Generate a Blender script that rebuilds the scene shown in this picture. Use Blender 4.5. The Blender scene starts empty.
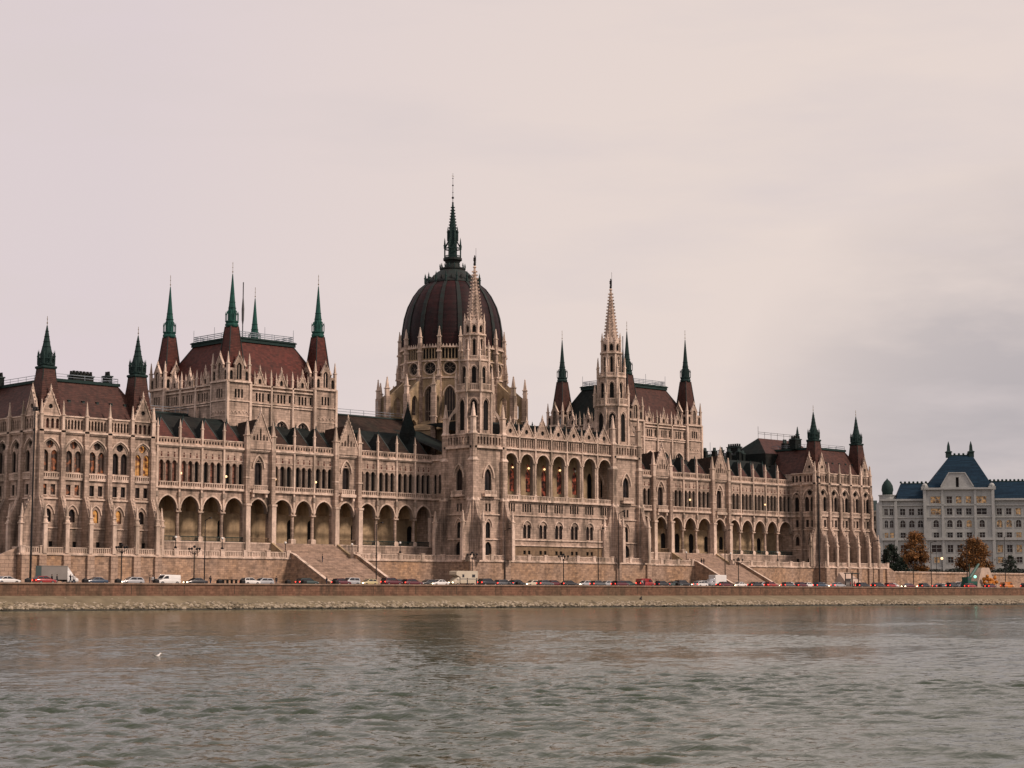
import bpy, math, random
from math import pi, sin, cos, radians, sqrt, atan2
from mathutils import Vector
from mathutils.geometry import tessellate_polygon
random.seed(7)
S = bpy.context.scene
COL = S.collection

# ------------------------------------------------------------------ materials
M = {}
def newmat(name):
    m = bpy.data.materials.new(name); m.use_nodes = True
    nt = m.node_tree; b = nt.nodes['Principled BSDF']; M[name] = m
    return m, nt, b
def nd(nt, t, **k):
    n = nt.nodes.new(t)
    for a, v in k.items():
        if a in n.inputs: n.inputs[a].default_value = v
        else: setattr(n, a, v)
    return n
def noise(nt, vec, scale, detail=4, rough=.55):
    n = nd(nt, 'ShaderNodeTexNoise'); n.inputs['Scale'].default_value = scale
    n.inputs['Detail'].default_value = detail; n.inputs['Roughness'].default_value = rough
    nt.links.new(vec, n.inputs['Vector']); return n.outputs['Fac']
def ramp(nt, fac, a, b):
    r = nd(nt, 'ShaderNodeMapRange'); r.inputs['From Min'].default_value = a; r.inputs['From Max'].default_value = b
    nt.links.new(fac, r.inputs['Value']); return r.outputs['Result']
def mix(nt, fac, a, b, blend='MIX'):
    n = nd(nt, 'ShaderNodeMix', data_type='RGBA', blend_type=blend)
    if hasattr(fac, 'links'): nt.links.new(fac, n.inputs[0])
    else: n.inputs[0].default_value = fac
    for i, v in ((6, a), (7, b)):
        if hasattr(v, 'links'): nt.links.new(v, n.inputs[i])
        else: n.inputs[i].default_value = (*v, 1)
    return n.outputs[2]
def posn(nt, s=(1, 1, 1)):
    g = nd(nt, 'ShaderNodeNewGeometry'); m = nd(nt, 'ShaderNodeMapping'); m.inputs['Scale'].default_value = s
    nt.links.new(g.outputs['Position'], m.inputs['Vector']); return m.outputs['Vector']
def wallvec(nt):
    g = nd(nt, 'ShaderNodeNewGeometry'); s = nd(nt, 'ShaderNodeSeparateXYZ'); nt.links.new(g.outputs['Position'], s.inputs[0])
    a = nd(nt, 'ShaderNodeMath', operation='ADD'); nt.links.new(s.outputs[0], a.inputs[0]); nt.links.new(s.outputs[1], a.inputs[1])
    c = nd(nt, 'ShaderNodeCombineXYZ'); nt.links.new(a.outputs[0], c.inputs[0]); nt.links.new(s.outputs[2], c.inputs[1])
    return c.outputs[0]
def bump(nt, b, h, strength, dist=.05):
    n = nd(nt, 'ShaderNodeBump'); n.inputs['Strength'].default_value = strength; n.inputs['Distance'].default_value = dist
    nt.links.new(h, n.inputs['Height']); nt.links.new(n.outputs[0], b.inputs['Normal'])
def stone(name, base, dark, warm, course=None, rough=.85, grime=.75, patch=.5):
    m, nt, b = newmat(name); p = posn(nt)
    c = mix(nt, ramp(nt, noise(nt, p, .13, 6, .6), .35, .7), base, warm)
    c = mix(nt, ramp(nt, noise(nt, p, 1.1, 5, .65), .42, .75), c, tuple(x * patch + .0 for x in base))
    pz = posn(nt, (.55, .55, .09))                     # rain streaks run down the stone
    g = nd(nt, 'ShaderNodeMath', operation='MULTIPLY'); nt.links.new(ramp(nt, noise(nt, pz, 1.0, 7, .62), .47, .72), g.inputs[0]); g.inputs[1].default_value = grime
    c = mix(nt, g.outputs[0], c, dark)
    if course:
        br = nd(nt, 'ShaderNodeTexBrick'); nt.links.new(wallvec(nt), br.inputs['Vector'])
        br.inputs['Scale'].default_value = 1; br.inputs['Brick Width'].default_value = course[0]; br.inputs['Row Height'].default_value = course[1]
        br.inputs['Mortar Size'].default_value = course[2]; br.inputs['Mortar Smooth'].default_value = .3; br.inputs['Bias'].default_value = 0
        br.inputs['Color1'].default_value = (1, 1, 1, 1); br.inputs['Color2'].default_value = (course[3],) * 3 + (1,); br.inputs['Mortar'].default_value = (course[4],) * 3 + (1,)
        c = mix(nt, 1, c, br.outputs['Color'], 'MULTIPLY')
        bump(nt, b, br.outputs['Fac'], -.4, .03)
    else:
        bump(nt, b, noise(nt, p, 2.5, 6, .6), .5, .06)
    nt.links.new(c, b.inputs['Base Color']); b.inputs['Roughness'].default_value = rough; b.inputs['Specular IOR Level'].default_value = .22
    return m
def plain(name, col, rough=.6, metal=0, var=.25, scale=1.5, emit=None, es=1, col2=None, coat=0):
    m, nt, b = newmat(name)
    if var or col2:
        c = mix(nt, ramp(nt, noise(nt, posn(nt), scale, 5), .3, .7), col, col2 or tuple(x * (1 - var) for x in col))
        nt.links.new(c, b.inputs['Base Color'])
    else: b.inputs['Base Color'].default_value = (*col, 1)
    b.inputs['Roughness'].default_value = rough; b.inputs['Metallic'].default_value = metal
    if rough > .45 and not coat: b.inputs['Specular IOR Level'].default_value = .25
    if coat: b.inputs['Coat Weight'].default_value = coat; b.inputs['Coat Roughness'].default_value = .08
    if emit: b.inputs['Emission Color'].default_value = (*emit, 1); b.inputs['Emission Strength'].default_value = es
    return m
stone('stone', (.65, .485, .38), (.07, .056, .042), (.42, .31, .235), (1.3, .52, .03, .68, .45), grime=1.0, patch=.5)
stone('stone_trim', (.80, .62, .50), (.15, .12, .085), (.50, .385, .295), grime=1.0, patch=.5)
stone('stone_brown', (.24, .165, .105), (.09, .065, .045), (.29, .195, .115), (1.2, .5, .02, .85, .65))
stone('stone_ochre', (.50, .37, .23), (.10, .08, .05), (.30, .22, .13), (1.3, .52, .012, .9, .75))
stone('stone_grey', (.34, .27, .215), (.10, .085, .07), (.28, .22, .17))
stone('wall_rubble', (.46, .325, .24), (.17, .11, .07), (.54, .33, .19), (.95, .42, .035, .62, .55), grime=.5)
stone('rustic', (.50, .365, .275), (.17, .11, .075), (.46, .31, .22), (1.6, .7, .05, .8, .42), grime=.5)
stone('quay_stone', (.24, .125, .08), (.05, .045, .03), (.16, .105, .065), (1.1, .48, .03, .7, .5), grime=.85)
stone('quay_coping', (.30, .21, .155), (.12, .09, .07), (.24, .17, .125))
stone('step_stone', (.46, .33, .255), (.2, .14, .1), (.42, .295, .215), (2.4, .34, .05, .75, .6))
stone('palace_wall', (.36, .37, .345), (.24, .25, .24), (.38, .385, .37), grime=.4, patch=.85)
stone('block_wall', (.34, .30, .25), (.18, .16, .14), (.30, .27, .23), grime=.4, patch=.85)
def tile(name, c1, c2, c3, rough=.6):
    m, nt, b = newmat(name); p = posn(nt)
    c = mix(nt, ramp(nt, noise(nt, p, .12, 5), .35, .65), c1, c2)
    c = mix(nt, ramp(nt, noise(nt, posn(nt, (1, 1, .25)), 1.3, 6, .7), .45, .8), c, c3)
    w = nd(nt, 'ShaderNodeTexWave', wave_type='BANDS', bands_direction='Z'); w.inputs['Scale'].default_value = .9; w.inputs['Distortion'].default_value = .6
    nt.links.new(p, w.inputs['Vector'])
    c = mix(nt, .25, c, w.outputs['Color'], 'MULTIPLY')
    br = nd(nt, 'ShaderNodeTexBrick'); nt.links.new(wallvec(nt), br.inputs['Vector']); br.inputs['Scale'].default_value = 1; br.inputs['Brick Width'].default_value = .8; br.inputs['Row Height'].default_value = .42
    br.inputs['Mortar Size'].default_value = .02; br.inputs['Bias'].default_value = -.2; br.inputs['Color1'].default_value = (1, 1, 1, 1); br.inputs['Color2'].default_value = (.5, .5, .52, 1); br.inputs['Mortar'].default_value = (.5, .5, .5, 1)
    c = mix(nt, 1, c, br.outputs['Color'], 'MULTIPLY'); b.inputs['Specular IOR Level'].default_value = .15
    nt.links.new(c, b.inputs['Base Color']); b.inputs['Roughness'].default_value = rough
    bump(nt, b, w.outputs['Fac'], .3, .05); return m
tile('tile_red', (.135, .034, .024), (.090, .029, .021), (.05, .024, .018))
tile('tile_brown', (.098, .040, .030), (.085, .036, .027), (.03, .021, .017))
tile('tile_moss', (.070, .036, .027), (.040, .032, .024), (.020, .018, .014), .85)
tile('tile_green', (.012, .022, .020), (.022, .020, .017), (.007, .012, .011), .85)
tile('dome_tile', (.052, .015, .014), (.020, .010, .011), (.013, .014, .014), .6)
tile('blue_slate', (.012, .034, .060), (.015, .040, .066), (.009, .024, .040), .9)
plain('copper', (.018, .088, .068), .8, 0, 0, .9, col2=(.012, .05, .042))
plain('copper_dark', (.013, .036, .032), .8, 0, 0, 1.2, col2=(.011, .024, .022))
plain('dome_rib', (.014, .026, .023), .7, 0, 0, .8, col2=(.018, .014, .013))
plain('roof_metal', (.030, .050, .047), .55, 0, .4, .4)
plain('gilt', (.25, .17, .07), .4, .8, .2)
plain('bronze', (.025, .022, .02), .5, .3, .2)
plain('iron', (.018, .017, .017), .5, .2, .2)
plain('zinc', (.28, .32, .36), .4, .3, .3, .8)
m, nt, b = newmat('glass'); p = posn(nt)
nt.links.new(mix(nt, ramp(nt, noise(nt, p, .35, 2), .35, .65), (.012, .011, .012), (.045, .03, .025)), b.inputs['Base Color'])
b.inputs['Roughness'].default_value = .3; b.inputs['Specular IOR Level'].default_value = .18
plain('curtain', (.34, .15, .10), .8, 0, 0, 1.3, col2=(.03, .015, .012))
plain('void', (.012, .011, .010), .9, 0, .2)
plain('red_niche', (.13, .035, .025), .8, 0, .4)
def lit(name, c1, c2, st, lo=.35, hi=.68):
    m, nt, b = newmat(name); p = posn(nt)
    f = ramp(nt, noise(nt, p, .95, 3), lo, hi)
    c = mix(nt, f, c1, c2); b.inputs['Base Color'].default_value = (.05, .03, .02, 1)
    nt.links.new(c, b.inputs['Emission Color']); b.inputs['Emission Strength'].default_value = st
lit('lit_warm', (.008, .004, .003), (1.0, .26, .08), .42, .50, .72)
lit('lit_bright', (.10, .02, .008), (1.0, .42, .10), .7, .38, .62)
lit('lit_red', (.02, .004, .004), (1.0, .20, .10), .5, .46, .72)
lit('lit_palace', (.08, .05, .03), (1.0, .54, .22), .34, .40, .66)
plain('lamp_glow', (.8, .6, .4), .5, 0, 0, emit=(1, .60, .28), es=1.8)
plain('globe', (.75, .73, .68), .3, 0, 0)
plain('asphalt', (.055, .052, .05), .9, 0, .3, .8)
plain('paving', (.16, .13, .11), .9, 0, .3, .5)
plain('paint_white', (.6, .58, .55), .6, 0, .2)
for nm, c in dict(car_white=(.72, .70, .66), car_silver=(.36, .37, .38), car_black=(.018, .018, .02), car_blue=(.025, .05, .085), car_red=(.30, .025, .025),
                  car_wine=(.10, .012, .02), car_green=(.03, .055, .05), car_yellow=(.50, .42, .22), car_cream=(.55, .48, .36), car_grey=(.09, .095, .10), car_orange=(.55, .18, .03)).items():
    plain(nm, c, .32, 0, .12, .7, coat=.5)
plain('car_glass', (.02, .022, .025), .08, 0, 0)
plain('tyre', (.015, .015, .015), .9, 0, 0)
plain('rim', (.3, .3, .3), .4, .6, 0)
plain('head_light', (.8, .75, .6), .3, 0, 0, emit=(1, .82, .5), es=9)
plain('head_off', (.6, .6, .58), .2, 0, 0)
plain('tail_light', (.5, .02, .02), .3, 0, 0, emit=(1, .05, .03), es=5.0)
plain('tail_off', (.25, .02, .02), .3, 0, 0)
plain('box_grey', (.22, .20, .18), .6, 0, .2, .5)
plain('tarp', (.45, .34, .27), .8, 0, .25, .5)
plain('tarp_tan', (.42, .32, .25), .8, 0, .25, .5)
plain('cloth_orange', (.55, .20, .03), .8, 0, .5, 2.0)
plain('machine_green', (.02, .09, .07), .5, 0, .3, 1.0)
plain('green_light', (.3, .8, .6), .5, 0, 0, emit=(.3, 1, .7), es=1.6)
plain('skin', (.42, .26, .19), .6, 0, 0)
plain('hair', (.03, .02, .015), .8, 0, 0)
for nm, c in dict(cloth_black=(.018, .018, .02), cloth_navy=(.02, .03, .06), cloth_brown=(.07, .045, .03), cloth_red=(.25, .03, .03), cloth_white=(.55, .53, .5), cloth_grey=(.10, .10, .10)).items():
    plain(nm, c, .85, 0, .2, 3)
plain('bark', (.05, .035, .025), .9, 0, .4, 4)
plain('leaf_autumn', (.30, .135, .04), .8, 0, 0, .9, col2=(.19, .09, .03))
plain('leaf_autumn_dark', (.17, .085, .03), .7, 0, 0, .9, col2=(.05, .03, .012))
plain('leaf_dark', (.018, .032, .02), .8, 0, 0, .9, col2=(.010, .018, .012))
plain('hedge_leaf', (.022, .034, .022), .8, 0, 0, 1.2, col2=(.012, .018, .014))
plain('rock', (.22, .18, .125), .9, 0, 0, .8, col2=(.10, .085, .055))
plain('feather', (.75, .72, .68), .7, 0, 0)
plain('balloon', (.45, .02, .02), .4, 0, 0)

# ------------------------------------------------------------------ mesh builder
class Fr:
    """a facade frame: u runs along the wall, v comes out of it, z is up"""
    def __init__(s, x, y, ux, uy, nx, ny): s.a = (x, y, ux, uy, nx, ny)
    def p(s, u, v, z):
        x, y, ux, uy, nx, ny = s.a
        return (x + u * ux + v * nx, y + u * uy + v * ny, z)
def FY(y): return Fr(0, y, 1, 0, 0, -1)          # faces the river, u = x
def FX(x): return Fr(x, 0, 0, 1, -1, 0)          # faces -x, u = y
def FXp(x): return Fr(x, 0, 0, 1, 1, 0)          # faces +x, u = y
def FA(cx, cy, ang, r):                          # faces direction ang at distance r from a centre
    return Fr(cx + r * cos(ang), cy + r * sin(ang), -sin(ang), cos(ang), cos(ang), sin(ang))
W = Fr(0, 0, 1, 0, 0, 1)                         # plain world axes (u=x, v=y)
class MB:
    def __init__(s): s.v = []; s.f = []; s.m = []; s.mn = []
    def mi(s, mat):
        if mat not in s.mn: s.mn.append(mat)
        return s.mn.index(mat)
    def add(s, vs, fs, mat):
        o = len(s.v); i = s.mi(mat); s.v.extend(vs)
        for f in fs: s.f.append(tuple(o + k for k in f)); s.m.append(i)
    def squash(s, k=.974, z0=2.7):
        s.v = [(x, y, z0 + (z - z0) * k if z > 40 else z) for x, y, z in s.v]; return s
    def quad(s, a, b, c, d, mat): s.add([a, b, c, d], [(0, 1, 2, 3)], mat)
    def box(s, F, u0, u1, v0, v1, z0, z1, mat):
        vs = [F.p(u, v, z) for z in (z0, z1) for v in (v0, v1) for u in (u0, u1)]
        s.add(vs, [(0, 2, 3, 1), (4, 5, 7, 6), (0, 1, 5, 4), (2, 6, 7, 3), (0, 4, 6, 2), (1, 3, 7, 5)], mat)
    def hull(s, F, pts, v0, v1, mat):            # polygon in (u,z) given a thickness
        s.plate(F, pts, [], v1, mat); s.plate(F, pts, [], v0, mat); s.wallring(F, pts, v0, v1, mat)
    def plate(s, F, outer, holes, v, mat, depth=0, rmat=None):
        loops = [[Vector((u, z, 0)) for u, z in outer]] + [[Vector((u, z, 0)) for u, z in h] for h in holes]
        flat = [q for l in loops for q in l]
        s.add([F.p(q.x, v, q.y) for q in flat], [tuple(t) for t in tessellate_polygon(loops)], mat)
        if depth:
            for h in holes: s.wallring(F, h, v - depth, v, rmat or mat)
    def wallring(s, F, pts, v0, v1, mat):
        n = len(pts)
        vs = [F.p(u, v0, z) for u, z in pts] + [F.p(u, v1, z) for u, z in pts]
        s.add(vs, [(i, (i + 1) % n, n + (i + 1) % n, n + i) for i in range(n)], mat)
    def solid(s, F, outer, holes, v0, v1, mat):
        s.plate(F, outer, holes, v1, mat); s.plate(F, outer, holes, v0, mat); s.wallring(F, outer, v0, v1, mat)
        for h in holes: s.wallring(F, h, v0, v1, mat)
    def band(s, F, pts, t, v0, v1, mat, closed=False):
        n = len(pts); out = []
        for i in range(n):
            a = pts[(i - 1) % n] if (closed or i) else pts[0]; b = pts[(i + 1) % n] if (closed or i < n - 1) else pts[-1]
            dx, dz = b[0] - a[0], b[1] - a[1]; l = sqrt(dx * dx + dz * dz) or 1
            out.append((pts[i][0] - dz / l * t, pts[i][1] + dx / l * t))
        vs = [F.p(u, v1, z) for u, z in pts] + [F.p(u, v1, z) for u, z in out] + [F.p(u, v0, z) for u, z in pts] + [F.p(u, v0, z) for u, z in out]
        fs = []
        for i in range(n if closed else n - 1):
            j = (i + 1) % n
            fs += [(i, j, n + j, n + i), (i, 2 * n + i, 2 * n + j, j), (n + i, n + j, 3 * n + j, 3 * n + i)]
        if not closed: fs += [(0, n, 3 * n, 2 * n), (n - 1, 3 * n - 1, 4 * n - 1, 2 * n - 1)]
        s.add(vs, fs, mat)
    def lathe(s, cx, cy, prof, n, mat, rot=0, cap=True):
        vs = [(cx + r * cos(rot + 2 * pi * k / n), cy + r * sin(rot + 2 * pi * k / n), z) for r, z in prof for k in range(n)]
        fs = [(i * n + k, i * n + (k + 1) % n, (i + 1) * n + (k + 1) % n, (i + 1) * n + k) for i in range(len(prof) - 1) for k in range(n)]
        if cap: fs += [tuple(range(n))[::-1], tuple(range((len(prof) - 1) * n, len(prof) * n))]
        s.add(vs, fs, mat)
    def sq(s, cx, cy, prof, mat, rot=0): s.lathe(cx, cy, [(r * sqrt(2), z) for r, z in prof], 4, mat, pi / 4 + rot)
    def pinn(s, cx, cy, z0, zs, z1, w, mat='stone_trim', rot=0):
        s.sq(cx, cy, [(w / 2, z0), (w / 2, zs), (w * .68, zs + .05), (w * .68, zs + .25), (w * .42, zs + .3), (w * .30, zs + .35 + (z1 - zs) * .35), (w * .12, z1 - .35)], mat, rot)
        s.lathe(cx, cy, [(w * .05, z1 - .5), (w * .26, z1 - .35), (w * .05, z1 - .15), (.02, z1)], 5, mat)
    def rail(s, F, u0, u1, v, z0, h, mat='stone_trim', step=.62, t=.2, bw=.2):
        s.box(F, u0, u1, v - t / 2, v + t / 2, z0, z0 + .14, mat); s.box(F, u0, u1, v - t / 2 - .04, v + t / 2 + .04, z0 + h - .17, z0 + h, mat)
        n = max(1, round((u1 - u0) / step))
        for i in range(n):
            u = u0 + (u1 - u0) * (i + .5) / n
            s.box(F, u - bw / 2, u + bw / 2, v - t * .4, v + t * .4, z0 + .141, z0 + h - .171, mat)
    def tube(s, a, b, r, mat, n=6, r2=None):
        a = Vector(a); b = Vector(b); d = (b - a).normalized(); q = d.orthogonal().normalized(); w = d.cross(q); r2 = r if r2 is None else r2
        vs = [tuple(c + (q * cos(2 * pi * k / n) + w * sin(2 * pi * k / n)) * rr) for c, rr in ((a, r), (b, r2)) for k in range(n)]
        s.add(vs, [(k, (k + 1) % n, n + (k + 1) % n, n + k) for k in range(n)] + [tuple(range(n)), tuple(range(n, 2 * n))], mat)
    def ball(s, c, r, mat, n=8, m=5, sz=1):
        s.lathe(c[0], c[1], [(max(.001, r * sin(pi * i / m)), c[2] - r * sz * cos(pi * i / m)) for i in range(m + 1)], n, mat, cap=False)
    def build(s, name, parent=None, origin=None, smooth=False):
        o0 = origin or (0, 0, 0)
        me = bpy.data.meshes.new(name)
        me.from_pydata([(x - o0[0], y - o0[1], z - o0[2]) for x, y, z in s.v], [], s.f)
        for n in s.mn: me.materials.append(M[n])
        me.polygons.foreach_set('material_index', s.m)
        if False: pass
        if smooth: me.polygons.foreach_set('use_smooth', [True] * len(me.polygons))
        me.update(); ob = bpy.data.objects.new(name, me); COL.objects.link(ob)
        if parent: ob.parent = parent
        elif origin: ob.location = origin
        return ob
def tag(o, label=None, cat=None, group=None, kind=None):
    if label: o['label'] = label
    if cat: o['category'] = cat
    if group: o['group'] = group
    if kind: o['kind'] = kind
    return o
def empty(name, loc, label, cat, group=None, rz=0):
    o = bpy.data.objects.new(name, None); COL.objects.link(o); o.location = loc; o.rotation_euler = (0, 0, rz); o.empty_display_size = .5
    return tag(o, label, cat, group)
def kids(o): return [c for c in bpy.data.objects if c.parent == o]
def copy_tree(o, parent=None):
    c = o.copy(); COL.objects.link(c); c.parent = parent
    for k in TREE.get(o.name, []): copy_tree(k, c)
    return c
TREE = {}
def remember(o):
    for k in kids(o): TREE.setdefault(o.name, []).append(k); remember(k)

# outlines in (u, z)
def rect(c, w, z0, z1): return [(c - w / 2, z0), (c + w / 2, z0), (c + w / 2, z1), (c - w / 2, z1)]
def arc(c, w, zs, rise, n=5):
    h = w / 2
    if rise >= h * 1.02:
        R = (h * h + rise * rise) / (2 * h); a = math.asin(min(1, rise / R))
        L = [(c - h + R - R * cos(a * i / n), zs + R * sin(a * i / n)) for i in range(n + 1)]
    else:
        L = [(c - h * cos(pi / 2 * i / n), zs + rise * sin(pi / 2 * i / n)) for i in range(n + 1)]
    return L + [(2 * c - u, z) for u, z in L[-2::-1]]          # left foot -> apex -> right foot
def arch(c, w, z0, zs, rise, n=5): return [(c - w / 2, z0), (c + w / 2, z0)] + arc(c, w, zs, rise, n)[::-1]
def circ(c, z, r, n=12): return [(c + r * cos(2 * pi * i / n), z + r * sin(2 * pi * i / n)) for i in range(n)]
def top_of(out, u):
    zs = []
    n = len(out)
    for i in range(n):
        (a, za), (b_, zb) = out[i], out[(i + 1) % n]
        if min(a, b_) <= u <= max(a, b_) and abs(a - b_) > 1e-6: zs.append(za + (zb - za) * (u - a) / (b_ - a))
    return max(zs)
ORG = (0, 0, 10.4)                               # base of the parliament
def window(parent, name, F, outs, v, mat='glass', mull=(), bars=(), fm='bronze', t=.05, org=ORG):
    """glazing set back in one or several openings, with its frame, mullions and transoms"""
    mb = MB()
    for o in outs:
        mb.plate(F, o, [], v, mat); mb.band(F, o, t, v + .004, v + .10, fm, True)
        us = [u for u, z in o]; zs = [z for u, z in o]; w = max(us) - min(us); c = (max(us) + min(us)) / 2
        for f in mull:
            u = min(us) + w * f; mb.box(F, u - t / 2, u + t / 2, v + .006, v + .09, min(zs) + .02, top_of(o, u) - .03, fm)
        for f in bars:
            z = min(zs) + (max(zs) - min(zs)) * f; mb.box(F, min(us) + .03, max(us) - .03, v + .008, v + .08, z - t / 2, z + t / 2, fm)
    return mb.build(name, parent, org)
SLOPE, WAVE_A, WAVE_B, WAVE_C, SKY_S, SUN_E, EXPO = .13, .0, .05, .008, 1.0, 3.3, 0.0
# ------------------------------------------------------------------ the parliament
RND = random.Random(11)
PYR = (-29.3, 12.0, 46.2)
CHIM = ((87.5, 20, 43.4), (91.6, 20, 43.7), (94.6, 20, 44.0), (98.0, 20, 43.8), (103.6, 21, 44.2), (105.4, 21, 43.7))
parl = empty('parliament_building', ORG, 'huge pale gothic palace with central dome, red roofs and many spires on the river bank', 'parliament')

# ---- corner pavilions
def pav_bay(mb, win, F, c, w, gable, org_v=0, narrow=False, lits=(0, 0, 0)):
    """one bay of a corner pavilion, c = bay centre on frame F"""
    z0, z1 = 10.4, 33.4
    u0, u1 = c - w / 2, c + w / 2
    if narrow:
        L = [arch(c, 1.5, 25.8, 28.9, 1.0)]; R = circ(c, 31.0, .6)
        P = [rect(c, 1.0, 21.4, 23.4)]; Bs = [rect(c, .9, 11.6, 12.7)]
    else:
        L = [arch(c - 1.0, 1.5, 25.8, 28.9, 1.0), arch(c + 1.0, 1.5, 25.8, 28.9, 1.0)]; R = circ(c, 31.0, .82)
        P = [rect(c - .92, .98, 21.4, 23.4), rect(c + .92, .98, 21.4, 23.4)]; Bs = [rect(c - .7, .8, 11.6, 12.7), rect(c + .7, .8, 11.6, 12.7)]
    G = arch(c, 1.35, 16.3, 17.9, .95)
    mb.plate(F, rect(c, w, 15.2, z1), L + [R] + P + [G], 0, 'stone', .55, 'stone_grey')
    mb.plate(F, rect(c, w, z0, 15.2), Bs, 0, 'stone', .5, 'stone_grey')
    window(win, 'traceried_window', F, L + [R], -.5, lits[0] or 'glass', (.5,), (.62,))
    window(win, 'paired_window', F, P, -.4, lits[1] or 'glass', (), (.6,))
    window(win, 'lancet_window', F, [G], -.45, lits[2] or 'glass', (), (.55,))
    window(win, 'basement_window', F, Bs, -.3, 'void')
    hw = min(w - .9, 4.3)
    mb.band(F, arc(c, hw, 29.2, hw * .68), .26, 0, .28, 'stone_trim')
    mb.band(F, arc(c, hw - .75, 29.2, hw * .6), .14, 0, .14, 'stone_grey')
    mb.band(F, arc(c, 2.3, 17.8, 1.75), .22, 0, .24, 'stone_trim')
    for z, h, pr in ((24.3, .28, .35), (20.6, .25, .3), (15.1, .22, .25), (33.0, .22, .3), (33.25, .35, .55)):
        mb.box(F, u0, u1, .003, pr, z, z + h, 'stone_trim')
    mb.rail(F, c - min(w, 4.4) / 2, c + min(w, 4.4) / 2, .3, 24.6, 1.0, step=.5)
    for q in P: mb.box(F, q[0][0] - .12, q[1][0] + .12, .002, .16, 21.2, 21.38, 'stone_trim')
    # attic arcade
    n = 3 if narrow else (4 if gable else 6); s = (min(w, 4.2) / n)
    A = [arch(c + (i - (n - 1) / 2) * s, s * .62, 33.95, 35.5, .32, 3) for i in range(n)]
    mb.plate(F, rect(c, w, 33.6, 36.3), A, -.1, 'stone', .5)
    window(win, 'attic_window', F, A, -.55, 'void')
    mb.box(F, u0, u1, -.35, .12, 36.25, 36.5, 'stone_trim')
def gable_on(parent, F, c, w, z0, z1, v=0, holes=(), slits=None, mat='stone', fin=True, name='gable'):
    mb = MB(); h = w / 2
    hs = list(holes) or [circ(c, z0 + (z1 - z0) * .36, w * .12, 8)]
    mb.solid(F, [(c - h, z0), (c + h, z0), (c, z1)], hs, v - .35, v, mat)
    for q in hs: mb.plate(F, q, [], v - .3, 'void')
    mb.band(F, [(c - h - .1, z0 - .1), (c, z1 + .12), (c + h + .1, z0 - .1)], .22, v - .4, v + .16, 'stone_trim')
    if fin:
        x, y, _ = F.p(c, v - .1, 0); mb.pinn(x, y, z1 - .2, z1 + .25, z1 + 1.5, .3)
        n = int((z1 - z0) / .8)
        for i in range(1, n):                    # crockets on the raking edges
            t = i / n
            for sg in (-1, 1):
                x, y, z = F.p(c + sg * (h * (1 - t) + .22), v - .1, z0 + (z1 - z0) * t)
                mb.box(W, x - .13, x + .13, y - .13, y + .13, z + .05, z + .34, 'stone_trim')
    return mb.build(name, parent, ORG)
def buttress(parent, F, u, w=.95, foot=3.0, low=18.2, mid=21.2):
    mb = MB()
    def prof(pts, w0, mat):
        vs = [F.p(u - w0 / 2, v, z) for v, z in pts] + [F.p(u + w0 / 2, v, z) for v, z in pts]; n = len(pts)
        mb.add(vs, [tuple(range(n)), tuple(range(n, 2 * n))] + [(i, (i + 1) % n, n + (i + 1) % n, n + i) for i in range(n)], mat)
    prof([(0.01, 10.4), (foot - .55, 10.4), (foot - .55, low - .6), (.85, mid), (.85, 30.2), (.55, 31.1), (.55, 33.7), (0.01, 33.7)], w, 'stone')
    prof([(foot - .545, 10.4), (foot, 10.4), (foot, low - 1.8), (foot - .545, low - 1.2)], w * .8, 'stone_trim')
    mb.box(F, u - w / 2 - .12, u + w / 2 + .12, foot - .7, foot + .12, low - 2.3, low - 2.05, 'stone_trim')
    x, y, _ = F.p(u, foot - .45, 0); mb.pinn(x, y, low - 2.0, low - 1.2, low + 1.6, .62)
    for k in range(5):
        t = (k + .5) / 5; v = foot - .6 + (.85 - foot + .6) * t; z = low - .6 + (mid - low + .6) * t
        mb.box(F, u - .14, u + .14, v - .14, v + .14, z - .05, z + .3, 'stone_trim')
    x, y, _ = F.p(u, .3, 0); mb.pinn(x, y, 33.7, 36.4, 39.4, .55)
    return mb.build('buttress', parent, ORG)
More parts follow.
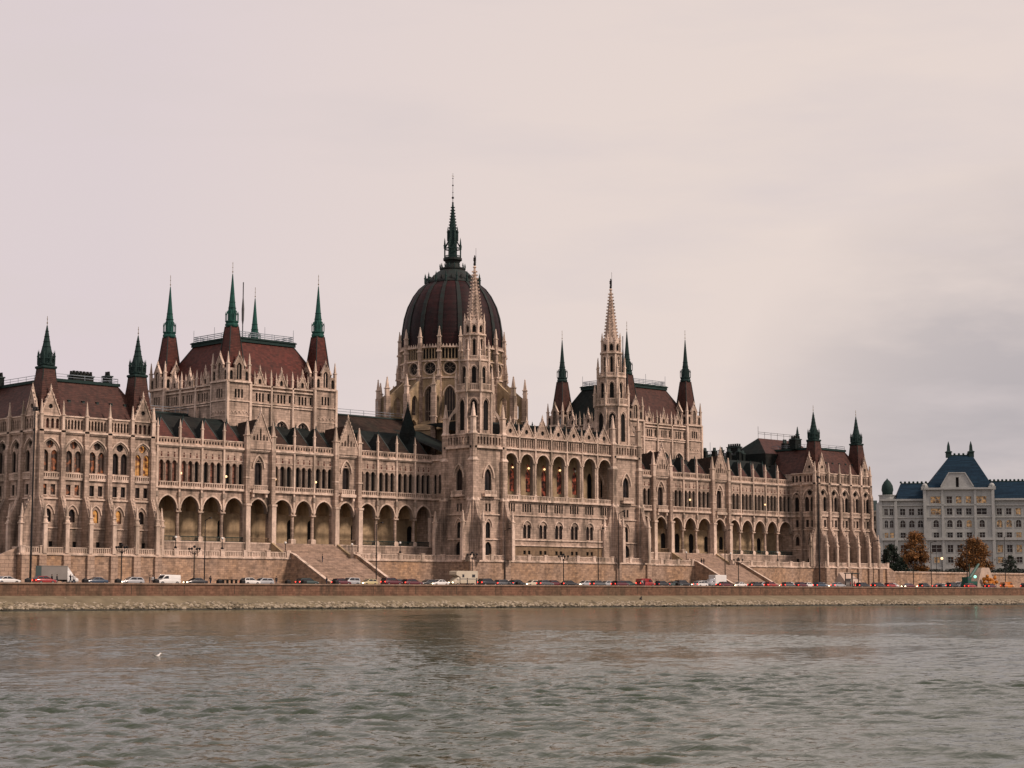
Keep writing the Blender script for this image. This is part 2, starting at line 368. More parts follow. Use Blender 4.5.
def turret_pav(cx, cy):
    t = MB()
    t.sq(cx, cy, [(2.15, 34), (2.05, 38.5), (1.65, 42.2), (1.24, 45.4)], 'tile_brown')
    t.sq(cx, cy, [(1.34, 45.3), (1.5, 45.5), (1.5, 45.8), (1.3, 45.9)], 'copper_dark')
    for sx in (-1, 1):
        for sy in (-1, 1): t.tube((cx + sx * 2.1, cy + sy * 2.1, 36), (cx + sx * 1.27, cy + sy * 1.27, 45.3), .09, 'copper_dark', 5)
    for a in range(4):                           # small chimney-like corner block on the landward side
        pass
    r = t.build('turret', parl, ORG)
    l = MB(); l.lathe(cx, cy, [(1.55, 45.9), (1.7, 46.1), (1.7, 46.35), (1.25, 46.4), (1.25, 47.3), (1.0, 48.9)], 8, 'copper_dark', pi / 8)
    for k in range(8):
        a = k * pi / 4; l.pinn(cx + 1.6 * cos(a), cy + 1.6 * sin(a), 46.3, 47.6, 49.0, .22, 'copper_dark')
        l.tube((cx + 1.55 * cos(a), cy + 1.55 * sin(a), 47.6), (cx + .95 * cos(a), cy + .95 * sin(a), 48.7), .07, 'copper_dark', 4)
    l.lathe(cx, cy, [(1.68, 47.2), (1.75, 47.3), (1.68, 47.4)], 8, 'copper_dark', pi / 8, False)
    l.build('lantern', r, ORG)
    s = MB(); s.lathe(cx, cy, [(1.05, 48.6), (.72, 50.0), (.36, 52.2), (.1, 53.7)], 8, 'copper_dark', pi / 8)
    for z, q in ((49.6, .80), (50.6, .62), (51.6, .46), (52.6, .3)): s.lathe(cx, cy, [(q, z - .06), (q + .13, z), (q, z + .06)], 8, 'copper_dark', pi / 8, False)
    s.build('spire', r, ORG)
    f = MB(); f.tube((cx, cy, 53.6), (cx, cy, 55.5), .05, 'gilt', 5); f.ball((cx, cy, 54.2), .14, 'gilt'); f.ball((cx, cy, 54.95), .1, 'gilt'); f.build('finial', r, ORG)
def pavilion(sg):
    """sg = -1 near pavilion, +1 far pavilion"""
    X0, X1 = (-133.8, -108.3) if sg < 0 else (108.3, 133.8)
    w = (X1 - X0) / 5; yb = 58
    body = MB(); root = bpy.data.objects.new('corner_pavilion', bpy.data.meshes.new('corner_pavilion')); COL.objects.link(root); root.parent = parl
    F = FY(-2.7)
    lf = {0: ('lit_warm', 'lit_warm', 0), 1: ('lit_warm', 'lit_warm', 0), 2: ('lit_warm', 0, 'lit_bright'), 3: (0, 0, 'lit_bright'), 4: ('lit_bright', 0, 0)} if sg < 0 else {}
    for k in range(5):
        pav_bay(body, root, F, X0 + w * (k + .5), w, k in (0, 4), lits=lf.get(k, (0, 0, 0)))
    for k in range(6):
        u = X0 + w * k + (.47 if k == 0 else -.47 if k == 5 else 0)
        buttress(root, F, u)
    for k in (0, 4): gable_on(root, F, X0 + w * (k + .5), w - 1.2, 36.4, 41.0)
    for side, x in ((-1, X0), (1, X1)):
        Fs = FX(x) if side < 0 else FXp(x)
        outer = side == sg
        n = 6 if outer else 1
        for k in range(n):
            pav_bay(body, root, Fs, -2.7 + 5.1 * (k + .5), 5.1, k == 0)
        if outer:
            for k in range(1, n + 1): buttress(root, Fs, -2.7 + 5.1 * k)
            y1 = -2.7 + 5.1 * n; body.quad(Fs.p(y1, 0, 10.4), Fs.p(yb, 0, 10.4), Fs.p(yb, 0, 36.4), Fs.p(y1, 0, 36.4), 'stone')
        else:
            pav_bay(body, root, Fs, 4.3, 3.8, False, narrow=True)
            body.box(Fs, 2.15, 2.65, .002, .7, 10.4, 34, 'stone'); body.quad(Fs.p(6.2, 0, 10.4), Fs.p(yb, 0, 10.4), Fs.p(yb, 0, 36.4), Fs.p(6.2, 0, 36.4), 'stone')
        gable_on(root, Fs, -.15, 3.9, 36.4, 41.2)
        buttress(root, Fs, -2.2)
        x_, y_, _ = Fs.p(-2.25, .25, 0)
        m2 = MB(); m2.pinn(x_, y_, 33.6, 36.6, 39.6, .6); m2.build('pinnacle', root, ORG)
    body.quad((X0, yb, 10.4), (X1, yb, 10.4), (X1, yb, 36.4), (X0, yb, 36.4), 'stone')
    me = body.build('tmp', None, ORG).data
    tmp = [o for o in bpy.data.objects if o.data == me][0]; bpy.data.objects.remove(tmp); old = root.data; root.data = me; bpy.data.meshes.remove(old); me.name = 'corner_pavilion'
    r = MB(); a, b_, c_, d = X0 + .5, X1 - .5, -2.0, yb - .5
    t = 6.0; mt = 'tile_brown'
    P0 = [(a, c_, 36.3), (b_, c_, 36.3), (b_, d, 36.3), (a, d, 36.3)]; P1 = [(a + t * .8, c_ + t * .72, 43.6), (b_ - t * .8, c_ + t * .72, 43.6), (b_ - t * .8, d - t, 43.6), (a + t * .8, d - t, 43.6)]
    for i in range(4): r.quad(P0[i], P0[(i + 1) % 4], P1[(i + 1) % 4], P1[i], mt)
    x0, x1, y0, y1 = P1[0][0], P1[1][0], P1[0][1], P1[2][1]
    r.box(W, x0 - .35, x1 + .35, y0 - .35, y1 + .35, 43.5, 44.05, 'copper_dark')
    rf = r.build('roof', root, ORG)
    g = MB()
    for q in ((x0, y0, x1, y0), (x0, y0, x0, y1), (x1, y0, x1, y1)):
        g.tube((q[0], q[1], 45.0), (q[2], q[3], 45.0), .06, 'zinc', 4); g.tube((q[0], q[1], 44.5), (q[2], q[3], 44.5), .05, 'zinc', 4)
        n = max(2, int((abs(q[2] - q[0]) + abs(q[3] - q[1])) / 3))
        for i in range(n + 1):
            u = i / n; g.tube((q[0] + (q[2] - q[0]) * u, q[1] + (q[3] - q[1]) * u, 44), (q[0] + (q[2] - q[0]) * u, q[1] + (q[3] - q[1]) * u, 45.05), .05, 'zinc', 4)
    g.build('roof_railing', rf, ORG)
    dm = MB()                                   # small dark roof vents
    for i in range(6):
        u = X0 + 4.9 + i * 3.1; dm.box(W, u - .25, u + .25, -.2, 1.0, 39.2, 39.8, 'roof_metal'); dm.quad((u - .4, -.35, 39.75), (u + .4, -.35, 39.75), (u + .4, 1.1, 40.2), (u - .4, 1.1, 40.2), 'roof_metal')
    dm.build('roof_vent', rf, ORG)
    ch = [(-118.5, 8, 4.6, 2.0, 46.6), (-110.5 + -2.2, 7.6, 1.3, 1.6, 47.0), (-129.3, 24, 1.8, 7.5, 46.6)] if sg < 0 else [(126.5 - 6.4, 7, 3.4, 1.9, 47.2), (109.5 + 4.2, 8.5, 2.8, 2, 47.6), (112.8, 30, 2, 4, 46.5)]
    for (x, y, dx, dy, zt) in ch:
        m3 = MB(); m3.box(W, x - dx / 2, x + dx / 2, y - dy / 2, y + dy / 2, 43.8, zt - 1.1, 'tile_green')
        m3.box(W, x - dx / 2 - .15, x + dx / 2 + .15, y - dy / 2 - .15, y + dy / 2 + .15, zt - 1.12, zt - .85, 'roof_metal')
        nx = max(1, int(dx / .75)); ny = max(1, int(dy / .75))
        for i in range(nx):
            for j in range(ny): m3.sq(x - dx / 2 + dx * (i + .5) / nx, y - dy / 2 + dy * (j + .5) / ny, [(.24, zt - .9), (.17, zt - .1), (.22, zt)], 'tile_green')
        m3.build('chimney', rf, ORG)
    if sg > 0:                                  # taller roof house behind the far pavilion's front
        h = MB(); xa, xb, ya, yb2, ze, zr = 107.0, 131.0, 14, 27, 42.6, 47.6
        h.add([(xa, ya, ze), (xb, ya, ze), (xb, yb2, ze), (xa, yb2, ze), (xa + 5.0, (ya + yb2) / 2, zr), (xb - 1, (ya + yb2) / 2, zr)], [(0, 1, 5, 4), (2, 3, 4, 5), (1, 2, 5)], 'tile_brown'); h.quad((xa, yb2, ze), (xa, ya, ze), (xa + 5.0, (ya + yb2) / 2, zr), (xa + 5.0, (ya + yb2) / 2, zr), 'tile_green')
        h.box(W, xa + .1, xb - .1, ya + .1, yb2 - .1, 39, ze + .05, 'tile_green')
        ho = h.build('roof', root, ORG); g = MB(); ym = (ya + yb2) / 2
        for z in (48.9, 49.4): g.tube((112, ym, z), (130, ym, z), .06, 'iron', 4)
        for i in range(7): g.tube((112 + 3 * i, ym, 47.4), (112 + 3 * i, ym, 49.5 + (1.5 if i in (0,) else 0)), .05, 'iron', 4)
        g.build('roof_railing', ho, ORG)
        f = MB(); f.pinn(130.6, ym, 47.4, 49.6, 52.2, .7, 'copper_dark'); f.build('finial', ho, ORG)
        for x in (118.5, 121.2, 123.9):
            c3 = MB(); c3.box(W, x - .8, x + .8, 15.4, 16.6, 42.5, 46.2, 'tile_green')
            for i in range(2): c3.sq(x - .4 + .8 * i, 16, [(.26, 46.15), (.2, 47.3)], 'roof_metal')
            c3.build('chimney', ho, ORG)
for sg in (-1, 1): pavilion(sg)
for x in (-131.0, -110.7, 110.7, 131.0): turret_pav(x, -.1)

# ---- arcaded wings
BN = [(27.0, 32.4), (32.4, 37.9), (37.9, 43.5), (43.5, 49.2), (49.2, 55.8), (55.8, 61.5), (61.5, 66.95), (66.95, 73.0), (73.0, 79.7), (79.7, 85.35), (85.35, 90.85), (90.85, 96.3), (96.3, 101.75), (101.75, 108.3)]
GB = (4, 8)
def wing(sg):
    Y0 = 6.0; F = FY(Y0); body = MB()
    root = bpy.data.objects.new('arcade_wing', bpy.data.meshes.new('arcade_wing')); COL.objects.link(root); root.parent = parl
    bays = [((a, b_) if sg > 0 else (-b_, -a)) for a, b_ in BN]
    litset = {(-1, 12): ['curtain', 'curtain', 'curtain'], (-1, 11): ['curtain', 'curtain', 'void'], (-1, 10): ['void', 'curtain', 'void'], (-1, 9): ['void', 'curtain', 'void']}
    for k, (u0, u1) in enumerate(bays):
        c = (u0 + u1) / 2; w = u1 - u0; g = k in GB
        body.box(W, u0, u1, 5.0, 7.2, 10.4, 13.59, 'stone')      # plinth
        body.box(W, u0, u1, 4.9, 5.25, 13.35, 13.6, 'stone_trim') if not (k in (5, 6, 7)) else None
        aw = w - 1.12 if not g else w - 2.3
        A = arch(c, aw, 19.7, 20.3, 2.6, 6)
        if g: Ls = [arch(c, 1.9, 25.5, 29.4, 1.7)]
        else:
            s = w * .29; Ls = [arch(c + q * s, s * .68, 25.7, 29.4, .65, 4) for q in (-1, 0, 1)]
        nich = [] if g else [circ(c + q * w * .29, 31.5, .2, 6) for q in (-1, 0, 1)]
        outer = [(u0, 19.7)] + [(A[0][0], 19.7)] + arc(c, aw, 20.3, 2.6, 6) + [(A[1][0], 19.7), (u1, 19.7), (u1, 33), (u0, 33)]
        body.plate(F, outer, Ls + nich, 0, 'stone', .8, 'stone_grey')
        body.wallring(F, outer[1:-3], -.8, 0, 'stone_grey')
        for q in nich: body.plate(F, q, [], -.12, 'red_niche')
        for q in nich: body.box(F, q[0][0] - .32, q[0][0] - .08, .002, .1, 30.7, 31.22, 'red_niche')
        body.band(F, arc(c, aw + .1, 20.2, 2.65, 6), .30, 0, .22, 'stone_trim')
        for z, h, pr in ((24.25, .35, .55), (32.95, .4, .5), (30.5, .14, .12)):
            body.box(F, u0, u1, .003, pr, z, z + h, 'stone_trim')
        body.box(F, u0, u1, .003, .35, 32.7, 32.95, 'stone_grey')
        # windows: each light is a window of its own
        if g:
            window(root, 'arched_window', F, Ls, -.6, 'glass', (.5,), (.3, .6))
            body.band(F, arc(c, 2.7, 29.4, 2.6), .3, 0, .3, 'stone_trim')
            body.rail(F, c - 1.9, c + 1.9, .9, 24.6, 1.1, step=.55); body.box(F, c - 2.1, c + 2.1, .003, 1.1, 24.0, 24.6, 'stone_trim')
            for q in (-1, 1): body.box(F, c + q * 1.7 - .25, c + q * 1.7 + .25, .0, .8, 23.2, 24.0, 'stone_trim')
        else:
            mm = litset.get((sg, k), None) or ['void', 'glass', 'void']
            for j, q in enumerate(Ls): window(root, 'lancet_window', F, [q], -.62, mm[j], (), (.3, .62), t=.06)
            body.rail(F, u0 + .45, u1 - .45, .4, 24.6, 1.05, step=.6, bw=.16)
            for q in (-1.5, -.5, .5, 1.5):
                x, y, _ = F.p(c + q * w * .29, .05, 0); body.lathe(x, y, [(.20, 25.6), (.14, 25.8), (.14, 29.1), (.22, 29.4)], 6, 'stone_grey')
        # parapet arcade
        if not g:
            n = 7; s = (w - .5) / n; Hs = [arch(c + (i - 3) * s, s * .55, 33.65, 34.15, .15, 2) for i in range(n)]
            body.solid(F, rect(c, w, 33.35, 34.6), Hs, -.25, .05, 'stone'); body.box(F, u0, u1, -.32, .15, 34.55, 34.72, 'stone_trim')
        # loggia behind the arch
        Yb = Fr(0, 10.8, 1, 0, 0, -1)
        D = []
        if k in (5, 6, 7): D = [arch(c + .3, 1.9, 13.6, 18.0, .9)]
        elif (k * 7 + (3 if sg > 0 else 0)) % 3 == 0 or g: D = [arch(c + .2, 1.7, 14.2, 17.6, .8)]
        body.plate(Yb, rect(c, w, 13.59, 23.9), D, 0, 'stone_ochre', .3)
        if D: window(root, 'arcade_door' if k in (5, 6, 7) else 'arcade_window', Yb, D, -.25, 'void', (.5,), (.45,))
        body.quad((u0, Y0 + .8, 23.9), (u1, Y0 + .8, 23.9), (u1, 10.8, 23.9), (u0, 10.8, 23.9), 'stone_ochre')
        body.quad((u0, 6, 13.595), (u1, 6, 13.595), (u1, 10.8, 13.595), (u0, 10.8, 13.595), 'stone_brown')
        if k not in (5, 6, 7):
            m2 = MB(); m2.rail(Fr(0, 5.75, 1, 0, 0, -1), u0 + .5, u1 - .5, 0, 13.6, 1.05, 'copper_dark' if not g else 'stone_brown', .3, .12, .07); m2.build('arcade_railing', root, ORG)
        body.box(W, u0 - .25, u0 + .25, 6.8, 10.79, 19.9, 23.88, 'stone_ochre')
    # piers, columns and pinnacles
    edges = sorted({e for b_ in bays for e in b_})
    gl = {round(e, 2) for k in GB for e in bays[k]}
    for e in edges:
        if round(e, 2) in gl:
            m2 = MB(); m2.box(F, e - .55, e + .55, 0.004, 1.35, 10.4, 21.5, 'stone_trim')
            m2.box(F, e - .5, e + .5, 0.004, 1.0, 21.5, 33.2, 'stone'); m2.box(F, e - .7, e + .7, 0.004, 1.5, 21.3, 21.75, 'stone_trim')
            m2.box(F, e - .62, e + .62, 0.004, 1.15, 27.1, 27.4, 'stone_trim')
            x, y, _ = F.p(e, .5, 0); m2.pinn(x, y, 33.2, 36.0, 39.6, .95); m2.box(F, e - .7, e + .7, -.8, 0.0, 13.6, 20.3, 'stone')
            m2.build('buttress', root, ORG)
        elif e not in (edges[0], edges[-1]):
            x, y, _ = F.p(e, -.35, 0); m2 = MB()
            m2.sq(x, y, [(.62, 13.6), (.62, 14.4), (.46, 14.6)], 'stone_trim'); m2.lathe(x, y, [(.38, 14.6), (.34, 19.0), (.36, 19.15), (.56, 19.55)], 10, 'stone')
            m2.sq(x, y, [(.60, 19.5), (.62, 19.75)], 'stone_trim'); m2.build('column', root, ORG)
            m2 = MB(); m2.box(F, e - .2, e + .2, .004, .36, 20.0, 33.2, 'stone_trim'); m2.box(F, e - .34, e + .34, .004, .55, 22.6, 23.6, 'stone_grey')
            x, y, _ = F.p(e, .15, 0); m2.pinn(x, y, 33.2, 36.6, 38.6, .42); m2.build('pinnacle', root, ORG)
    for k in GB:
        u0, u1 = bays[k]; c = (u0 + u1) / 2; Fg = FY(5.3)
        hs = [[(c + q * .85 - .22, 35.2), (c + q * .85 + .22, 35.2), (c + q * .85 + .22, 37.5 - abs(q) * 1.3), (c + q * .85, 37.9 - abs(q) * 1.3), (c + q * .85 - .22, 37.5 - abs(q) * 1.3)] for q in (-2, -1, 0, 1, 2)]
        hs = [[(u, z) for u, z in h] for h in hs]
        hs[0] = [(c - 1.9, 35.2), (c - 1.5, 35.2), (c - 1.5, 35.9), (c - 1.7, 36.2), (c - 1.9, 35.9)]; hs[4] = [(2 * c - u, z) for u, z in hs[0][::-1]]
        m2 = MB(); m2.box(Fg, u0 + .4, u1 - .4, -.3, .04, 33.35, 34.55, 'stone'); m2.build('parapet', root, ORG)
        gable_on(root, Fg, c, w := (u1 - u0 - .9), 34.5, 41.1, holes=hs)
        r = MB(); r.add([(u0 + .9, 5.7, 34.5), (u1 - .9, 5.7, 34.5), (c, 5.7, 39.9), (u0 + .9, 11, 34.5), (u1 - .9, 11, 34.5), (c, 13.5, 39.4)], [(0, 2, 5, 3), (1, 4, 5, 2)], 'tile_moss'); r.build('gable_roof', root, ORG)
    for k, (u0, u1) in enumerate(bays):
        if k in GB: continue
        c = (u0 + u1) / 2; r = MB(); x = abs(c)
        mt = ('tile_red' if x > 79 else 'tile_moss') if sg < 0 else ('tile_brown')
        a, b_ = u0 + .25, u1 - .25
        r.add([(a, 6.7, 34.1), (b_, 6.7, 34.1), (c, 9.0, 39.0), (a, 13.5, 34.1), (b_, 13.5, 34.1), (c, 13.5, 39.0)], [(0, 1, 2)], mt)
        r.add([(a, 6.7, 34.1), (b_, 6.7, 34.1), (c, 9.0, 39.0), (a, 12.0, 34.1), (b_, 12.0, 34.1), (c, 10.4, 39.0)], [(0, 2, 5, 3), (1, 4, 5, 2), (3, 4, 5)], 'tile_green')
        for p0 in ((a, 6.7, 34.1), (b_, 6.7, 34.1)): r.tube(p0, (c, 9.0, 39.0), .09, 'roof_metal', 4)
        r.pinn(c, 9.0, 38.9, 39.0, 39.9, .16, 'copper_dark'); r.build('dormer_roof', root, ORG)
    u0, u1 = min(b_[0] for b_ in bays), max(b_[1] for b_ in bays)
    r = MB(); r.add([(u0, 6.4, 33.5), (u1, 6.4, 33.5), (u1, 16.0, 40.2), (u0, 16.0, 40.2), (u1, 46, 40.2), (u0, 46, 40.2)], [(0, 1, 2, 3), (3, 2, 4, 5)], 'tile_green')
    # inner transverse roof between assembly hall and dome, and the one behind the outer bays
    for xa, xb, zr in ((13, 50, 44.9), (79.5, 109, 42.0)):
        a, b_ = (xa, xb) if sg > 0 else (-xb, -xa)
        r.add([(a, 18, 38), (b_, 18, 38), (b_, 28, zr), (a, 28, zr), (b_, 31, zr), (a, 31, zr), (b_, 42, 38), (a, 42, 38)], [(0, 1, 2, 3), (3, 2, 4, 5), (5, 4, 6, 7)], 'tile_moss' if zr > 43 else 'tile_green')
        r.box(W, a, b_, 27.6, 31.4, zr - .1, zr + .25, 'roof_metal')
    ro = r.build('roof', root, ORG); g = MB()
    for xa, xb, zr in ((13, 50, 45.1), (79.5, 109, 42.2)):
        a, b_ = (xa, xb) if sg > 0 else (-xb, -xa)
        for z in (.6, 1.2): g.tube((a, 27.8, zr + z), (b_, 27.8, zr + z), .07, 'zinc', 4)
        n = 9
        for i in range(n + 1): g.tube((a + (b_ - a) * i / n, 27.8, zr), (a + (b_ - a) * i / n, 27.8, zr + 1.25 + (2.6 if i % 4 == 2 else 0)), .06, 'zinc', 4)
    g.build('roof_railing', ro, ORG)
    for x, y, zt in CHIM:
        if sg < 0 and x < 100: continue
        c3 = MB(); x *= sg; c3.box(W, x - .5, x + .5, y - .6, y + .6, 38, zt - .9, 'tile_green'); c3.box(W, x - .6, x + .6, y - .7, y + .7, zt - 1.1, zt - .85, 'roof_metal')
        for q in (-.25, .25): c3.sq(x + q, y, [(.24, zt - .9), (.16, zt)], 'roof_metal')
        c3.build('chimney', ro, ORG)
    body.quad((u0, 46, 10.4), (u1, 46, 10.4), (u1, 46, 40.2), (u0, 46, 40.2), 'stone')
    t = body.build('tmp', None, ORG); me = t.data; bpy.data.objects.remove(t); old = root.data; root.data = me; bpy.data.meshes.remove(old); me.name = 'arcade_wing'
for sg in (-1, 1): wing(sg)

# ---- central river front
def centre():
    F = FY(-8.3); body = MB()
    root = bpy.data.objects.new('river_front', bpy.data.meshes.new('river_front')); COL.objects.link(root); root.parent = parl
    w = 5.25
    for k in range(7):
        c = (k - 3) * w; u0, u1 = c - w / 2, c + w / 2
        quads = [rect(c + (i - 1.5) * .78, .5, 21.6, 23.5) for i in range(4)]
        low = [arch(c - .68, 1.05, 15.6, 18.2, .55, 4), arch(c + .68, 1.05, 15.6, 18.2, .55, 4)]
        base = [rect(c - .75, .8, 11.9, 12.8), rect(c + .75, .8, 11.9, 12.8)]
        body.plate(F, rect(c, w, 14.0, 24.2), quads + low, 0, 'stone', .4, 'stone_grey')
        body.plate(F, rect(c, w, 10.4, 14.0), base, .02, 'stone_brown', .4)
        window(root, 'square_window', F, quads, -.35, 'void'); window(root, 'twin_window', F, low, -.35, 'glass', (), (.4, .7)); window(root, 'basement_window', F, base, -.3, 'void')
        body.band(F, arc(c, 2.7, 18.1, 1.5), .24, 0, .24, 'stone_trim')
        A = arc(c, 4.0, 33.0, 2.0, 7)
        outer = [(u0, 25.3), (A[0][0], 25.3)] + A + [(A[-1][0], 25.3), (u1, 25.3), (u1, 36), (u0, 36)]
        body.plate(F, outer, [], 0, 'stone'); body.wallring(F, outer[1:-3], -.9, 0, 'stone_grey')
        body.band(F, arc(c, 4.1, 32.9, 2.1, 7), .3, 0, .25, 'stone_trim')
        for z, h, pr, mt in ((24.0, .35, .6, 'stone_trim'), (20.7, .25, .3, 'stone_trim'), (15.1, .3, .3, 'stone_trim'), (13.85, .25, .3, 'stone_trim'), (35.9, .3, .45, 'stone_trim'), (38.7, .25, .4, 'stone_trim')):
            body.box(F, u0, u1, .025, pr, z, z + h, mt)
        body.rail(F, u0 + .3, u1 - .3, .35, 24.35, 1.05, step=.5)
        n = 6; s = (w - .7) / n; bl = [arch(c + (i - 2.5) * s, s * .6, 36.5, 38.1, .25, 3) for i in range(n)]
        body.plate(F, rect(c, w, 36.2, 38.7), bl, -.02, 'stone', .3)
        for q in bl: body.plate(F, q, [], -.3, 'stone_grey')
        gable_on(root, F, c, w - .7, 38.9, 42.3 + (.8 if k == 2 else 0), holes=[circ(c, 40.1, .55, 10)])
        g = MB(); g.add([(u0 + .35, -7.9, 38.9), (u1 - .35, -7.9, 38.9), (c, -7.9, 42), (u0 + .35, -2.5, 38.9), (u1 - .35, -2.5, 38.9), (c, -2.5, 42)], [(0, 2, 5, 3), (1, 4, 5, 2)], 'tile_green'); g.build('gable_roof', root, ORG)
        Fb = FY(-3.4)
        st = [] if k == 0 else [arch(c, 1.6, 26.6 if k not in (3, 6) else 25.3, 30.6, 1.4)] + ([circ(c, 32.7, .5, 8)] if k < 6 else [])
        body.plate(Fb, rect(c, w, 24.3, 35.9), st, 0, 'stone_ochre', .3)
        if st: window(root, 'stained_window', Fb, st, -.25, 'lit_red' if k < 6 else 'void', (.33, .66), (.3, .55, .8), 'bronze')
        if 0 < k < 6:
            l = MB(); x, y, _ = Fb.p(c, .25, 0); l.ball((x, y, 32.2), .26 if k > 1 else .2, 'lamp_glow' if k < 5 else 'globe'); l.tube((x, y + .3, 33.0), (x, y, 33.0), .04, 'bronze', 4); l.build('loggia_lamp', root, ORG)
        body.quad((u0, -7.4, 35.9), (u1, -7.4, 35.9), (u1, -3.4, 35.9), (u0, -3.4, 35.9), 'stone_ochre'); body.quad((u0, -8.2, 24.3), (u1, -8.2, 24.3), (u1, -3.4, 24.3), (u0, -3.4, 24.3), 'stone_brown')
    for k in range(8):
        e = (k - 3.5) * w; x, y, _ = F.p(e, .02, 0)
        if 0 < k < 7:
            m2 = MB(); m2.sq(x, y, [(.36, 24.3), (.36, 25.6), (.24, 25.7)], 'stone_trim'); m2.lathe(x, y, [(.25, 25.7), (.22, 32.4), (.42, 33.0)], 8, 'stone_trim'); m2.build('column', root, ORG)
        m2 = MB(); m2.box(F, e - .16, e + .16, .026, .4, 33.2, 38.9, 'stone_trim'); m2.pinn(x, y, 38.7, 40.0, 42.2, .4); m2.build('pinnacle', root, ORG)
    r = MB(); r.add([(-18.4, -4, 38.3), (18.4, -4, 38.3), (18.4, 3, 43.2), (-18.4, 3, 43.2), (18.4, 18, 43.2), (-18.4, 18, 43.2)], [(0, 1, 2, 3), (3, 2, 4, 5), (1, 4, 2), (0, 3, 5)], 'tile_green')
    for i in range(13): r.pinn(-17 + i * 2.8, 3, 43, 43.3, 44.3, .2, 'copper_dark')
    r.build('roof', root, ORG)
    for s in (-1, 1):
        body.quad((s * 18.4, -4.6, 24), (s * 18.4, 6, 24), (s * 18.4, 6, 43), (s * 18.4, -4.6, 38.3), 'stone')
        Fs = FX(-27.3) if s < 0 else FXp(27.3)     # return wall between tower and wing
        L1 = [arch(3.0, .9, 25.7, 29.5, .6, 4), arch(4.6, .9, 25.7, 29.5, .6, 4)]; L2 = [arch(3.7, 2.0, 10.4, 14.0, 1.5)]; L3 = [arch(3.6, 1.2, 16.4, 18.6, .8)]
        body.plate(Fs, [(.6, 10.4), (6.3, 10.4), (6.3, 34.6), (.6, 34.6)], L1 + L2 + L3, 0, 'stone', .5, 'stone_grey')
        window(root, 'lancet_window', Fs, L1, -.45, 'void'); window(root, 'lancet_window', Fs, L3, -.45, 'void'); window(root, 'doorway', Fs, L2, -.45, 'void')
        for z, h, pr in ((24.2, .35, .4), (20.6, .25, .3), (15.0, .25, .3), (33.2, .3, .4)): body.box(Fs, .6, 6.2, .003, pr, z, z + h, 'stone_trim')
        body.box(Fs, 5.2, 6.2, .004, .8, 10.4, 20.2, 'stone_trim')
        body.quad((s * 27.3, .6, 34.6), (s * 18.4, .6, 34.6), (s * 18.4, 20, 41.5), (s * 27.3, 20, 41.5), 'tile_green')
        body.quad((s * 27.3, 6.3, 10.4), (s * 27.3, 30, 10.4), (s * 27.3, 30, 38.5), (s * 27.3, 6.3, 34.6), 'stone')
    t = body.build('tmp', None, ORG); me = t.data; bpy.data.objects.remove(t); old = root.data; root.data = me; bpy.data.meshes.remove(old); me.name = 'river_front'
centre()

